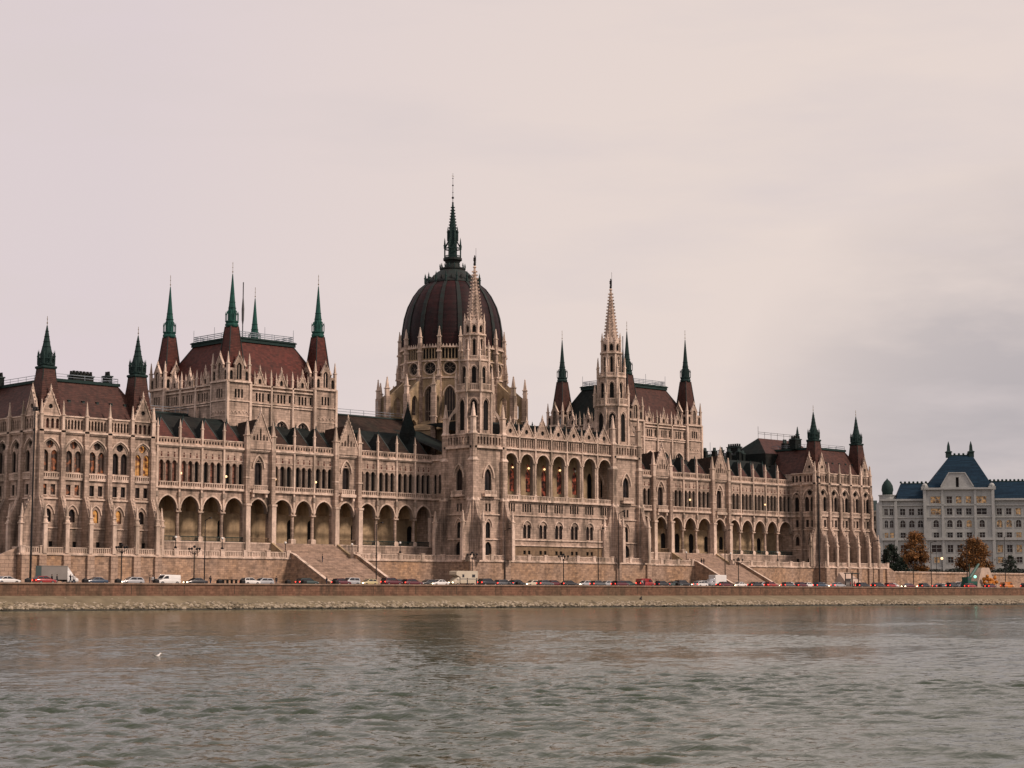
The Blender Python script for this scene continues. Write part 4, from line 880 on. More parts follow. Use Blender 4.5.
me.loops.add(Q.size); me.loops.foreach_set('vertex_index', Q.ravel().astype(np.int32)); me.polygons.add(len(Q)); me.polygons.foreach_set('loop_start', (np.arange(len(Q)) * 4).astype(np.int32)); me.polygons.foreach_set('loop_total', np.full(len(Q), 4, np.int32)); me.polygons.foreach_set('use_smooth', np.ones(len(Q), bool))
me.materials.append(M['river']); me.update(calc_edges=True); ro_ = bpy.data.objects.new('river_water', me); COL.objects.link(ro_); tag(ro_, kind='structure')
plain('bank_earth', (.215, .175, .11), .95, 0, 0, .35, col2=(.13, .105, .065))
plain('bank_wet', (.035, .032, .02), .6, 0, .3, .8)
bm_ = MB(); RX = [-2900, -1500, -900, -600] + [-420 + 3 * i for i in range(300)] + [600, 900, 1500, 2900]; prof = [(0, 1.0, 2.55), (.35, .8, 1.9), (.62, .5, 1.1), (.86, .3, .35), (1.0, .15, .02), (1.12, 0, -.6)]
vs = []
for x in RX:
    for t, am, z in prof: vs.append((x, -25.5 + (shore(x) + 25.5) * t + RND.uniform(-.25, .25) * (t > 0), z + RND.uniform(-.12, .12) * (0 < t < 1.1)))
np_ = len(prof)
for j in range(np_ - 1):
    bm_.add(vs if j == 0 else [], [], 'bank_earth')
o_ = 0
mi = bm_.mi('bank_earth'); mw = bm_.mi('bank_wet')
for i in range(len(RX) - 1):
    for j in range(np_ - 1): bm_.f.append((i * np_ + j, (i + 1) * np_ + j, (i + 1) * np_ + j + 1, i * np_ + j + 1)); bm_.m.append(mw if j >= 3 else mi)
tag(bm_.build('river_bank', smooth=True), kind='structure')
rk = MB(); ico = [(0, 0, 1), (.9, 0, .4), (.28, .85, .4), (-.72, .52, .4), (-.72, -.52, .4), (.28, -.85, .4), (.72, .52, -.4), (-.28, .85, -.4), (-.9, 0, -.4), (-.28, -.85, -.4), (.72, -.52, -.4), (0, 0, -1)]
icf = [(0, 1, 2), (0, 2, 3), (0, 3, 4), (0, 4, 5), (0, 5, 1), (1, 6, 2), (2, 7, 3), (3, 8, 4), (4, 9, 5), (5, 10, 1), (1, 10, 6), (2, 6, 7), (3, 7, 8), (4, 8, 9), (5, 9, 10), (11, 7, 6), (11, 8, 7), (11, 9, 8), (11, 10, 9), (11, 6, 10)]
plain('rock_pale', (.38, .32, .235), .9, 0, .35, .9)
for i in range(6500):
    x = RND.uniform(-170, 330); t = RND.betavariate(5.0, 2.2) * 1.0; y = -25.5 + (shore(x) + 25.5) * t; z = 2.55 - 2.55 * t + .05
    s = RND.uniform(.12, .34) * (1.25 if t > .5 else .8); a = RND.uniform(0, 6.3); sx, sy, sz = s * RND.uniform(.8, 1.5), s * RND.uniform(.7, 1.2), s * RND.uniform(.5, .9)
    rk.add([(x + (q[0] * cos(a) - q[1] * sin(a)) * sx, y + (q[0] * sin(a) + q[1] * cos(a)) * sy, z + q[2] * sz) for q in [(v[0] + RND.uniform(-.15, .15), v[1] + RND.uniform(-.15, .15), v[2]) for v in ico]], icf, 'rock_pale' if RND.random() < .62 and t < .93 else ('rock' if t < .93 else 'bank_wet'))
tag(rk.build('rubble'), kind='stuff')
q = MB(); q.box(W, -2900, 2900, -25.5, -24.6, 1.0, 4.56, 'quay_stone'); q.box(W, -2900, 2900, -25.72, -24.4, 4.562, 4.83, 'quay_coping')
q.box(W, -2900, 2900, -25.62, -25.5, 2.2, 2.75, 'quay_stone')
for i in range(60): x = -150 + i * 5.65 * 2; q.box(W, x, x + .12, -25.503, -25.45, 2.8, 4.5, 'bank_wet')
tag(q.build('quay_wall', origin=(0, -25, 2)), 'long red brown stone quay wall with pale coping above the river bank', 'quay wall')
sheet('road', -2900, 2900, -24.4, -1.0, 4.5, 'asphalt')
sheet('pavement', -2900, 2900, -9.0, -1.0, 4.62, 'paving')
pv = MB(); pv.box(W, -2900, 2900, -9.15, -9.0, 4.503, 4.625, 'quay_coping'); tag(pv.build('kerb'), kind='structure')
mk = MB()
for i in range(120): x = -200 + i * 5; mk.quad((x, -17.0, 4.504), (x + 2.2, -17.0, 4.504), (x + 2.2, -16.85, 4.504), (x, -16.85, 4.504), 'paint_white')
tag(mk.build('road_markings'), kind='structure')
gm = MB(); gm.quad((-3000, 60, 10.3), (3000, 60, 10.3), (3000, 6000, 10.3), (-3000, 6000, 10.3), 'paving'); gm.quad((-3000, -1.9, 9.2), (-141, -1.9, 9.2), (-141, 60, 9.2), (-3000, 60, 9.2), 'paving'); gm.quad((140.5, -4.2, 8.8), (3000, -4.2, 8.8), (3000, 60, 8.8), (140.5, 60, 8.8), 'paving')
gm.quad((-141, -1.9, 10.28), (140.5, -1.9, 10.28), (140.5, 60, 10.28), (-141, 60, 10.28), 'paving'); gm.quad((140.5, 60, 8.8), (3000, 60, 8.8), (3000, 60, 10.3), (140.5, 60, 10.3), 'paving')

tag(gm.build('ground'), kind='structure')

# ---- terrace walls
def terrace(label, x0, x1, y, sides, ped, rust=()):
    r = empty('terrace_wall', ((x0 + x1) / 2, y, 4.5), label, 'terrace wall'); org = tuple(r.location)
    F = FY(y); m = MB(); m.plate(F, [(x0, 4.4), (x1, 4.4), (x1, 10.2), (x0, 10.2)], [], 0, 'wall_rubble'); m.box(F, x0 - .0, x1 + .0, .003, .25, 10.05, 10.38, 'stone_trim'); m.box(F, x0, x1, .003, .3, 4.4, 5.1, 'rustic')
    yb = -1.95
    for s in sides:
        x = x0 if s < 0 else x1; G = FX(x) if s < 0 else FXp(x); m.plate(G, [(y, 4.4), (yb, 4.4), (yb, 10.2), (y, 10.2)], [], 0, 'wall_rubble'); m.box(G, y, yb, .003, .25, 10.05, 10.38, 'stone_trim')
    m.quad((x0, y, 10.385), (x1, y, 10.385), (x1, yb, 10.385), (x0, yb, 10.385), 'paving')
    for u in rust: m.box(F, u - .75, u + .75, .004, .5, 4.5, 10.04, 'rustic'); m.box(F, u - .1, u + .1, .5, .56, 4.6, 10.0, 'bank_wet') if False else None
    m.build('retaining_wall', r, org)
    us = sorted(ped)
    for u in us: 
        q = MB(); q.box(F, u - .45, u + .45, -.45, .12, 10.39, 11.62, 'stone_trim'); q.box(F, u - .55, u + .55, -.52, .2, 11.62, 11.8, 'stone_trim'); q.build('pedestal', r, org)
    for a, b2 in zip(us[:-1], us[1:]):
        if b2 - a < 12: q = MB(); q.rail(F, a + .45, b2 - .45, -.18, 10.385, 1.15, 'stone_trim', .42, .24, .2); q.build('balustrade', r, org)
    for s in sides:
        x = x0 if s < 0 else x1; G = FX(x) if s < 0 else FXp(x); q = MB(); q.rail(G, y + .3, yb, -.15, 10.385, 1.15, 'stone_trim', .45); q.build('balustrade', r, org)
    return r
pw = 5.1
terrace('rusticated terrace wall and balustrade below the nearest corner pavilion', -138.2, -107.6, -5.3, (-1, 1), [-137.8, -133.8, -128.7, -123.6, -118.5, -113.4, -108.3], [-137.4, -133.8, -128.7, -123.6, -118.5, -113.4, -108.6])
terrace('long rubble terrace wall between near pavilion and left stairway', -107.6, -73.9, -2.2, (), [-107.1, -102.2, -96.6, -91, -85.4, -79.6, -74.4])
terrace('rubble terrace wall between the left stairway and the central front', -56, -30.3, -2.2, (), [-55.5, -49.8, -43.5, -37, -30.8])
terrace('projecting terrace wall below the arcaded centre and stone towers', -30.2, 30.2, -10.0, (-1, 1), [-29.6, -23.2, -16.8, -11.4, -6.1, -.7, 4.7, 10.3, 16.6, 23.1, 29.6], [-29.4, -18.6, 18.6, 29.4])
terrace('rubble terrace wall between the central front and right stairway', 30.3, 56, -2.2, (), [30.9, 37, 43.5, 49.8, 55.5])
terrace('rubble terrace wall between right stairway and far pavilion', 73.9, 107.6, -2.2, (), [74.4, 79.6, 85.4, 91, 96.6, 102.2, 107.1])
terrace('rusticated terrace wall and balustrade below the farthest corner pavilion', 107.6, 138.2, -5.3, (-1, 1), [108.3, 113.4, 118.5, 123.6, 128.7, 133.8, 137.8], [108.6, 113.4, 118.5, 123.6, 128.7, 133.8, 137.4])
# plain retaining walls beyond the palace
def farwall(label, x0, x1, y, zt, slope):
    m = MB(); F = FY(y); m.hull(F, [(x0, 4.4), (x1, 4.4), (x1, zt), (x0, zt)], -.8, 0, 'wall_rubble'); m.box(F, x0, x1, -.85, .1, zt, zt + .25, 'stone_trim')
    xs_, xe = slope; m.hull(F, [(xs_, 4.4), (xe, 4.4), (xe, zt + .1), (xs_, 11.3)], -.9, .12, 'rustic')
    tag(m.build('retaining_wall', origin=((x0 + x1) / 2, y, 4.4)), label, 'retaining wall')
farwall('plain rubble retaining wall running on to the right below the grey palace', 143, 2900, -4.0, 9.2, (138.3, 143))
farwall('stretch of rubble wall with sloping coping at the left picture edge', -2900, -143.5, -4.0, 9.0, (-138.3, -143.5))

# ---- stairways
def stairs(x0, x1, label):
    r = empty('stairway', ((x0 + x1) / 2, -7, 4.5), label, 'stairway'); org = tuple(r.location); m = MB()
    n = 34; ya, yb, za, zb = -3.2, -14.5, 10.4, 4.6
    for i in range(n):
        t = i / n; z = za + (zb - za) * t; y = ya + (yb - ya) * t; m.box(W, x0 + .6, x1 - .6, yb if i == n - 1 else y + (yb - ya) / n - .0, y, 4.4, z, 'step_stone')
    m.box(W, x0 + .6, x1 - .6, -3.2, -1.95, 4.4, 10.4, 'step_stone'); m.build('flight', r, org)
    for x in (x0 + .3, x1 - .3):
        m = MB(); G = Fr(x, 0, 0, 1, 1, 0)
        m.hull(G, [(-1.9, 4.4), (-15.6, 4.4), (-15.6, 5.3), (-14.6, 5.5), (-3.2, 11.1), (-1.9, 11.4)], -.3, .3, 'wall_rubble'); m.band(G, [(-15.7, 5.35), (-14.6, 5.6), (-3.2, 11.2), (-1.9, 11.5)][::-1], .25, -.42, .42, 'stone_trim'); m.build('side_wall', r, org)
    m = MB(); u0, u1 = (55.9, 73.0) if x0 > 0 else (-73.0, -55.9)
    for i in range(16):
        t = i / 16; z = 13.6 - 3.2 * t; y = 5.6 - 5.6 * t; m.box(W, u0, u1, y - .35, y, 10.3, z, 'step_stone')
    m.build('upper_flight', r, org)
    for x in (u0 - .3, u1 + .3):
        m = MB(); G = Fr(x, 0, 0, 1, 1, 0); m.hull(G, [(5.9, 10.3), (-.8, 10.3), (-.8, 11.2), (.4, 11.3), (5.9, 14.3)], -.3, .3, 'stone_ochre'); m.box(G, -1.2, -.2, -.42, .42, 10.39, 11.9, 'stone_trim'); m.build('side_wall', r, org)
stairs(-73.9, -56.0, 'broad stone stairway running down left of the central front')
stairs(56.0, 73.9, 'broad stone stairway running down right of the central front')

# ------------------------------------------------------------------ lamps and masts
def mast(x, y, z0, z1, label, head=True):
    r = empty('lighting_mast', (x, y, z0), label, 'lighting mast', 'tall dark lighting masts'); o = (x, y, z0); m = MB(); m.tube((x, y, z0), (x, y, z1), .2, 'iron', 8, .12); m.build('pole', r, o)
    if head:
        m = MB(); m.box(W, x - .5, x + .5, y - .2, y + .2, z1 - .2, z1 + .05, 'iron')
        for q in (-.3, .3): m.box(W, x + q - .2, x + q + .2, y - .4, y + .0, z1 - .7, z1 - .25, 'iron')
        m.build('floodlight', r, o)
mast(-139.9, -12, 4.5, 36.6, 'very tall dark mast at the corner of the nearest pavilion')
mast(102.4, -7.4, 4.5, 35.0, 'very tall dark mast at the corner of the farthest pavilion')
lamp0 = None
def street_lamp(x, y, z1, label):
    global lamp0
    if lamp0 is None:
        r = empty('street_lamp', (0, 0, 0), 'x', 'street lamp', 'single arm street lamps on the quay road'); m = MB(); m.tube((0, 0, 0), (0, 0, 12.6), .13, 'iron', 7, .08); m.build('pole', r, (0, 0, 0))
        m = MB(); m.tube((0, 0, 12.5), (0, -1.3, 12.9), .05, 'iron', 5); m.build('arm', r, (0, 0, 0)); m = MB(); m.hull(Fr(0, -1.6, 0, 1, 1, 0), [(-.45, 12.8), (.35, 12.8), (.3, 13.0), (-.3, 13.05)], -.14, .14, 'iron'); m.build('lamp_head', r, (0, 0, 0)); remember(r); lamp0 = r; o = r
    else: o = copy_tree(lamp0)
    o.location = (x, y, 4.5); o.scale = (1, 1, (z1 - 4.5) / 13); o['label'] = label; return o
from_px = None
LP = [(-103.6, -14, 17.5, 'street lamp before the wall left of the left stairway, by a black car'), (-60.4, -14, 17.8, 'street lamp by the right side of the left stairway'), (-24.0, -15, 17.4, 'street lamp before the left stone tower, beside a cream estate car'),
      (6.3, -15, 18.2, 'street lamp before the right stone tower'), (14.5, -14, 22.5, 'taller lamp pole standing right of the right stone tower'), (54, -14, 19, 'street lamp in front of the right stairway foot'), (118.0, -14, 17.6, 'street lamp by the farthest pavilion'), (146.5, -14, 18.0, 'thin lamp pole just beyond the farthest pavilion'), (165.3, -14, 19.5, 'street lamp below the grey palace gable'), (186.2, -14, 20.5, 'street lamp beside the tan tent')]
for a in LP: street_lamp(*a)
tl0 = None
def twin_lamp(x, y, label):
    global tl0
    if tl0 is None:
        r = empty('globe_lamp', (0, 0, 0), 'x', 'lamp', 'many armed cast iron lamps on the road'); m = MB(); m.lathe(0, 0, [(.3, 0), (.28, .6), (.12, .9), (.09, 6.2), (.13, 6.4)], 8, 'iron'); m.build('post', r, (0, 0, 0))
        for k in range(4):
            a = k * pi / 2 + .5; m = MB(); m.tube((0, 0, 5.9), (1.1 * cos(a), 1.1 * sin(a), 6.5), .05, 'iron', 5); m.tube((1.1 * cos(a), 1.1 * sin(a), 6.5), (1.1 * cos(a), 1.1 * sin(a), 6.8), .05, 'iron', 5); m.build('arm', r, (0, 0, 0))
            m = MB(); m.ball((1.1 * cos(a), 1.1 * sin(a), 7.0), .26, 'iron'); m.build('globe', r, (0, 0, 0))
        m = MB(); m.ball((0, 0, 7.4), .28, 'iron'); m.build('globe', r, (0, 0, 0)); remember(r); tl0 = r; o = r
    else: o = copy_tree(tl0)
    o.location = (x, y, 4.5); o['label'] = label
for x, l in ((-106.0, 'cast iron globe lamp right of the white van'), (-33.0, 'cast iron globe lamp beside the white camper van'), (-4.3, 'cast iron globe lamp before the centre of the river front'), (59.3, 'cast iron globe lamp at the foot of the right stairway'), (-122.2, 'cast iron globe lamp before the nearest pavilion by the silver car'), (137.5, 'cast iron globe lamp before the end of the farthest terrace')):
    twin_lamp(x, -14, l)
pl0 = None
def ped_lamp(x, y, z, label):
    global pl0
    if pl0 is None:
        r = empty('terrace_lamp', (0, 0, 0), 'x', 'lamp', 'short lamps on the terrace balustrade'); m = MB(); m.lathe(0, 0, [(.28, 0), (.3, .3), (.1, .5), (.07, 1.9), (.14, 2.0)], 7, 'iron'); m.build('post', r, (0, 0, 0)); m = MB(); m.ball((0, 0, 2.25), .27, 'globe'); m.build('globe', r, (0, 0, 0)); remember(r); pl0 = r; o = r
    else: o = copy_tree(pl0)
    o.location = (x, y, z); o['label'] = label
for x, y, z, l in ((-102.2, -2, 11.8, 'leftmost short lamp on the balustrade, near the corner pavilion'), (-91, -2, 11.8, 'short balustrade lamp between the corner pavilion and left stairway'), (-73.5, .0, 11.3, 'short lamp at the upper left end of the left stairway'), (-55.5, .0, 11.3, 'short lamp at the upper right end of the left stairway'), (-43.5, -2, 11.8, 'short balustrade lamp left of the left stone tower'), (55.5, 0, 11.3, 'short lamp at the upper left end of the right stairway'), (73.5, 0, 11.3, 'short lamp at the upper right end of the right stairway'), (91, -2, 11.8, 'short balustrade lamp between the right stairway and far pavilion'), (37, -2, 11.8, 'short balustrade lamp right of the right stone tower')):
    ped_lamp(x, y, z, l)
# lit lamps seen inside: lantern in the arcade and ceiling lamps behind the windows
def glow(x, y, z, r_, name='indoor_lamp', label=None):
    m = MB(); m.ball((x, y, z), r_, 'lamp_glow', 8, 6); m.tube((x, y, z), (x, y, z + r_ + .5), .03, 'iron', 4); tag(m.build(name, origin=(x, y, z)), label, 'lamp')
glow(-71.1, 7.3, 18.2, .34, 'hanging_lantern', 'glowing lantern hanging in the first arch of the left stairway')
for x, z, l in ((-95.95, 27.4, 'lit lamp behind the second bay of narrow windows from near pavilion'), (-84.7, 27.2, 'lit lamp behind the fourth bay of narrow windows from near pavilion'), (-71.9, 27.2, 'lit lamp behind windows just right of the first gabled bay'), (-61.0, 27.0, 'lit lamp behind windows above the left stairway'), (64.2, 27.6, 'lit lamp behind windows above the right stairway'), (96.0, 27.4, 'lit lamp behind narrow windows near the farthest pavilion')):
    glow(x, 5.9, z, .26, 'window_lamp', l)

# ------------------------------------------------------------------ vehicles
def loft(secs, mat, mb):
    """secs = list of (x, [(y,z)...]) cross sections"""
    n = len(secs[0][1]); vs = [(x, y, z) for x, c in secs for y, z in c]; fs = []
    for i in range(len(secs) - 1):
        for k in range(n): fs.append((i * n + k, i * n + (k + 1) % n, (i + 1) * n + (k + 1) % n, (i + 1) * n + k))
    fs += [tuple(range(n)), tuple(range((len(secs) - 1) * n, len(secs) * n))]
    mb.add(vs, fs, mat)
def sec(w, z0, z1, top=.93): h = w / 2; return [(-h * .94, z0), (-h, z0 + .25), (-h, z1 - .15), (-h * top, z1), (h * top, z1), (h, z1 - .15), (h, z0 + .25), (h * .94, z0)]
def side_glass(mb, pts, w, t=.86):
    """windows down both flanks: polygon in (x, z)"""
    zs = [p[1] for p in pts]; z0, z1 = min(zs), max(zs)
    for s in (-1, 1):
        vs = [(x, s * (w / 2 * (1 - (1 - t) * (z - z0) / (z1 - z0)) + .008), z) for x, z in pts]; mb.add(vs, [tuple(range(len(vs)))], 'car_glass')
def make_car(kind):
    L, Wd = dict(sedan=(4.6, 1.8), hatch=(4.0, 1.75), suv=(4.6, 1.88), wagon=(4.7, 1.8), van=(4.9, 1.95))[kind]
    r = empty(kind, (0, 0, 0), 'x', 'van' if kind == 'van' else 'car'); h = L / 2; b = MB()
    belt = dict(sedan=.93, hatch=.95, suv=1.08, wagon=.95, van=1.15)[kind]; roof = dict(sedan=1.43, hatch=1.48, suv=1.72, wagon=1.5, van=1.95)[kind]; z0 = .22 if kind != 'suv' else .3
    loft([(-h, sec(Wd * .86, z0 + .15, belt - .12)), (-h + .12, sec(Wd * .96, z0, belt - .02)), (-h + .9, sec(Wd, z0, belt)), (h - 1.3, sec(Wd, z0, belt)), (h - .55, sec(Wd * .98, z0, belt - .12)), (h - .1, sec(Wd * .92, z0, belt - .24)), (h, sec(Wd * .82, z0 + .12, belt - .32))], 'car_white', b)
    ca = dict(sedan=[(-h + .75, belt), (-h + 1.45, roof - .04), (h - 2.15, roof), (h - 1.15, belt)], hatch=[(-h + .1, belt), (-h + .5, roof - .06), (h - 1.95, roof), (h - 1.0, belt)], suv=[(-h + .08, belt), (-h + .35, roof - .05), (h - 2.0, roof), (h - 1.2, belt)],
              wagon=[(-h + .1, belt), (-h + .55, roof - .05), (h - 2.1, roof), (h - 1.15, belt)], van=[(-h + .03, belt), (-h + .08, roof - .03), (h - 1.5, roof), (h - .75, belt)])[kind]
    wl, wt = Wd * .95, Wd * .76 if kind != 'van' else Wd * .9
    (xa, za), (xb, zb), (xc, zc), (xd, zd) = ca
    vs = [(x, s * (wl if i in (0, 3) else wt) / 2, z) for s in (-1, 1) for i, (x, z) in enumerate(ca)]
    b.add(vs, [(0, 1, 2, 3), (4, 5, 6, 7), (1, 2, 6, 5), (0, 1, 5, 4), (2, 3, 7, 6)], 'car_white')
    body = b.build('body', r, (0, 0, 0), True); mod = body.modifiers.new('bevel', 'BEVEL'); mod.width = .05; mod.segments = 2; mod.limit_method = 'ANGLE'; mod.angle_limit = radians(35)
    g = MB(); gx0 = xa + .15 + (xb - xa) * .15 if kind != 'van' else h - 2.0
    t = .12
    def lerp(p, q, k): return (p[0] + (q[0] - p[0]) * k, p[1] + (q[1] - p[1]) * k)
    A, B_, C_, D = ca; inner = [lerp(lerp(A, B_, .12), lerp(D, C_, .12), .07), lerp(lerp(A, B_, .85), lerp(D, C_, .85), .08), lerp(lerp(A, B_, .85), lerp(D, C_, .85), .93), lerp(lerp(A, B_, .12), lerp(D, C_, .12), .93)]
    if kind == 'van': inner = [(h - 2.2, belt + .08), (h - 2.2, roof - .2), (h - 1.55, roof - .2), (h - .95, belt + .08)]
    for s in (-1, 1):
        def yy(z): return s * ((wl + (wt - wl) * (z - belt) / (roof - belt)) / 2 + .012)
        xm = (inner[0][0] + inner[3][0]) / 2; mid_t = (inner[1][0] + inner[2][0]) / 2
        if kind == 'van': g.add([(x, yy(z), z) for x, z in inner], [(0, 1, 2, 3)], 'car_glass')
        else:
            g.add([(x, yy(z), z) for x, z in (inner[0], inner[1], (mid_t - .05, inner[1][1]), (mid_t - .05, inner[0][1]))], [(0, 1, 2, 3)], 'car_glass'); g.add([(x, yy(z), z) for x, z in ((mid_t + .05, inner[0][1]), (mid_t + .05, inner[2][1]), inner[2], inner[3])], [(0, 1, 2, 3)], 'car_glass')
    for P, Q, off in ((D, C_, .014), (A, B_, -.014)):
        if kind == 'van' and off < 0: continue
        p0, p1 = lerp(P, Q, .1), lerp(P, Q, .9); w0 = wl * .44; w1 = wt * .44
        g.add([(p0[0] + off, -w0, p0[1] + .01), (p0[0] + off, w0, p0[1] + .01), (p1[0] + off, w1, p1[1] + .01), (p1[0] + off, -w1, p1[1] + .01)], [(0, 1, 2, 3)], 'car_glass')
    g.build('window', r, (0, 0, 0))
    rw = .32 if kind not in ('suv', 'van') else .36
    for x in (-h + .85, h - .85):
        for s in (-1, 1):
            m = MB(); y = s * (Wd / 2 - .1); m.tube((x, y - .11, rw), (x, y + .11, rw), rw, 'tyre', 12); m.tube((x, y + s * .10, rw), (x, y + s * .118, rw), rw * .6, 'rim', 10); m.build('wheel', r, (0, 0, 0))
    for s in (-1, 1):
        m = MB(); m.box(W, h - .14, h + .012, s * (Wd * .33) - .17, s * (Wd * .33) + .17, belt - .42, belt - .26, 'head_light'); m.build('headlight', r, (0, 0, 0))
        m = MB(); m.box(W, -h - .012, -h + .1, s * (Wd * .36) - .12, s * (Wd * .36) + .12, belt - .3, belt - .1, 'tail_light'); m.build('taillight', r, (0, 0, 0))
    m = MB(); m.box(W, h - .05, h + .014, -.4, .4, z0 + .2, z0 + .36, 'tyre'); m.box(W, h - .3, h + .02, -Wd * .4, Wd * .4, z0 + .02, z0 + .14, 'tyre'); m.build('bumper', r, (0, 0, 0))
    remember(r); return r
PROTO = {}
def car(kind, px_x, y, col, label, rev=False, lights=0):
    """lights: 1 headlights burning, 2 tail lights burning"""
    if kind not in PROTO: PROTO[kind] = make_car(kind); o = PROTO[kind]; 
    else: o = copy_tree(PROTO[kind])
    o.location = (px_x, y, 4.5); o.rotation_euler = (0, 0, (pi if rev else 0) + RND.uniform(-.02, .02)); o['label'] = label; o['group'] = 'vehicles along the quay road'
    for c in kids_of(o):
        nm = c.name.split('.')[0]
        if nm == 'body': c.material_slots[0].link = 'OBJECT'; c.material_slots[0].material = M[col]
        if nm == 'headlight': c.material_slots[0].link = 'OBJECT'; c.material_slots[0].material = M['head_light' if lights & 1 else 'head_off']
        if nm == 'taillight': c.material_slots[0].link = 'OBJECT'; c.material_slots[0].material = M['tail_light' if lights & 2 else 'tail_off']
    return o
def kids_of(o): return [c for c in bpy.data.objects if c.parent is o or c.parent == o]
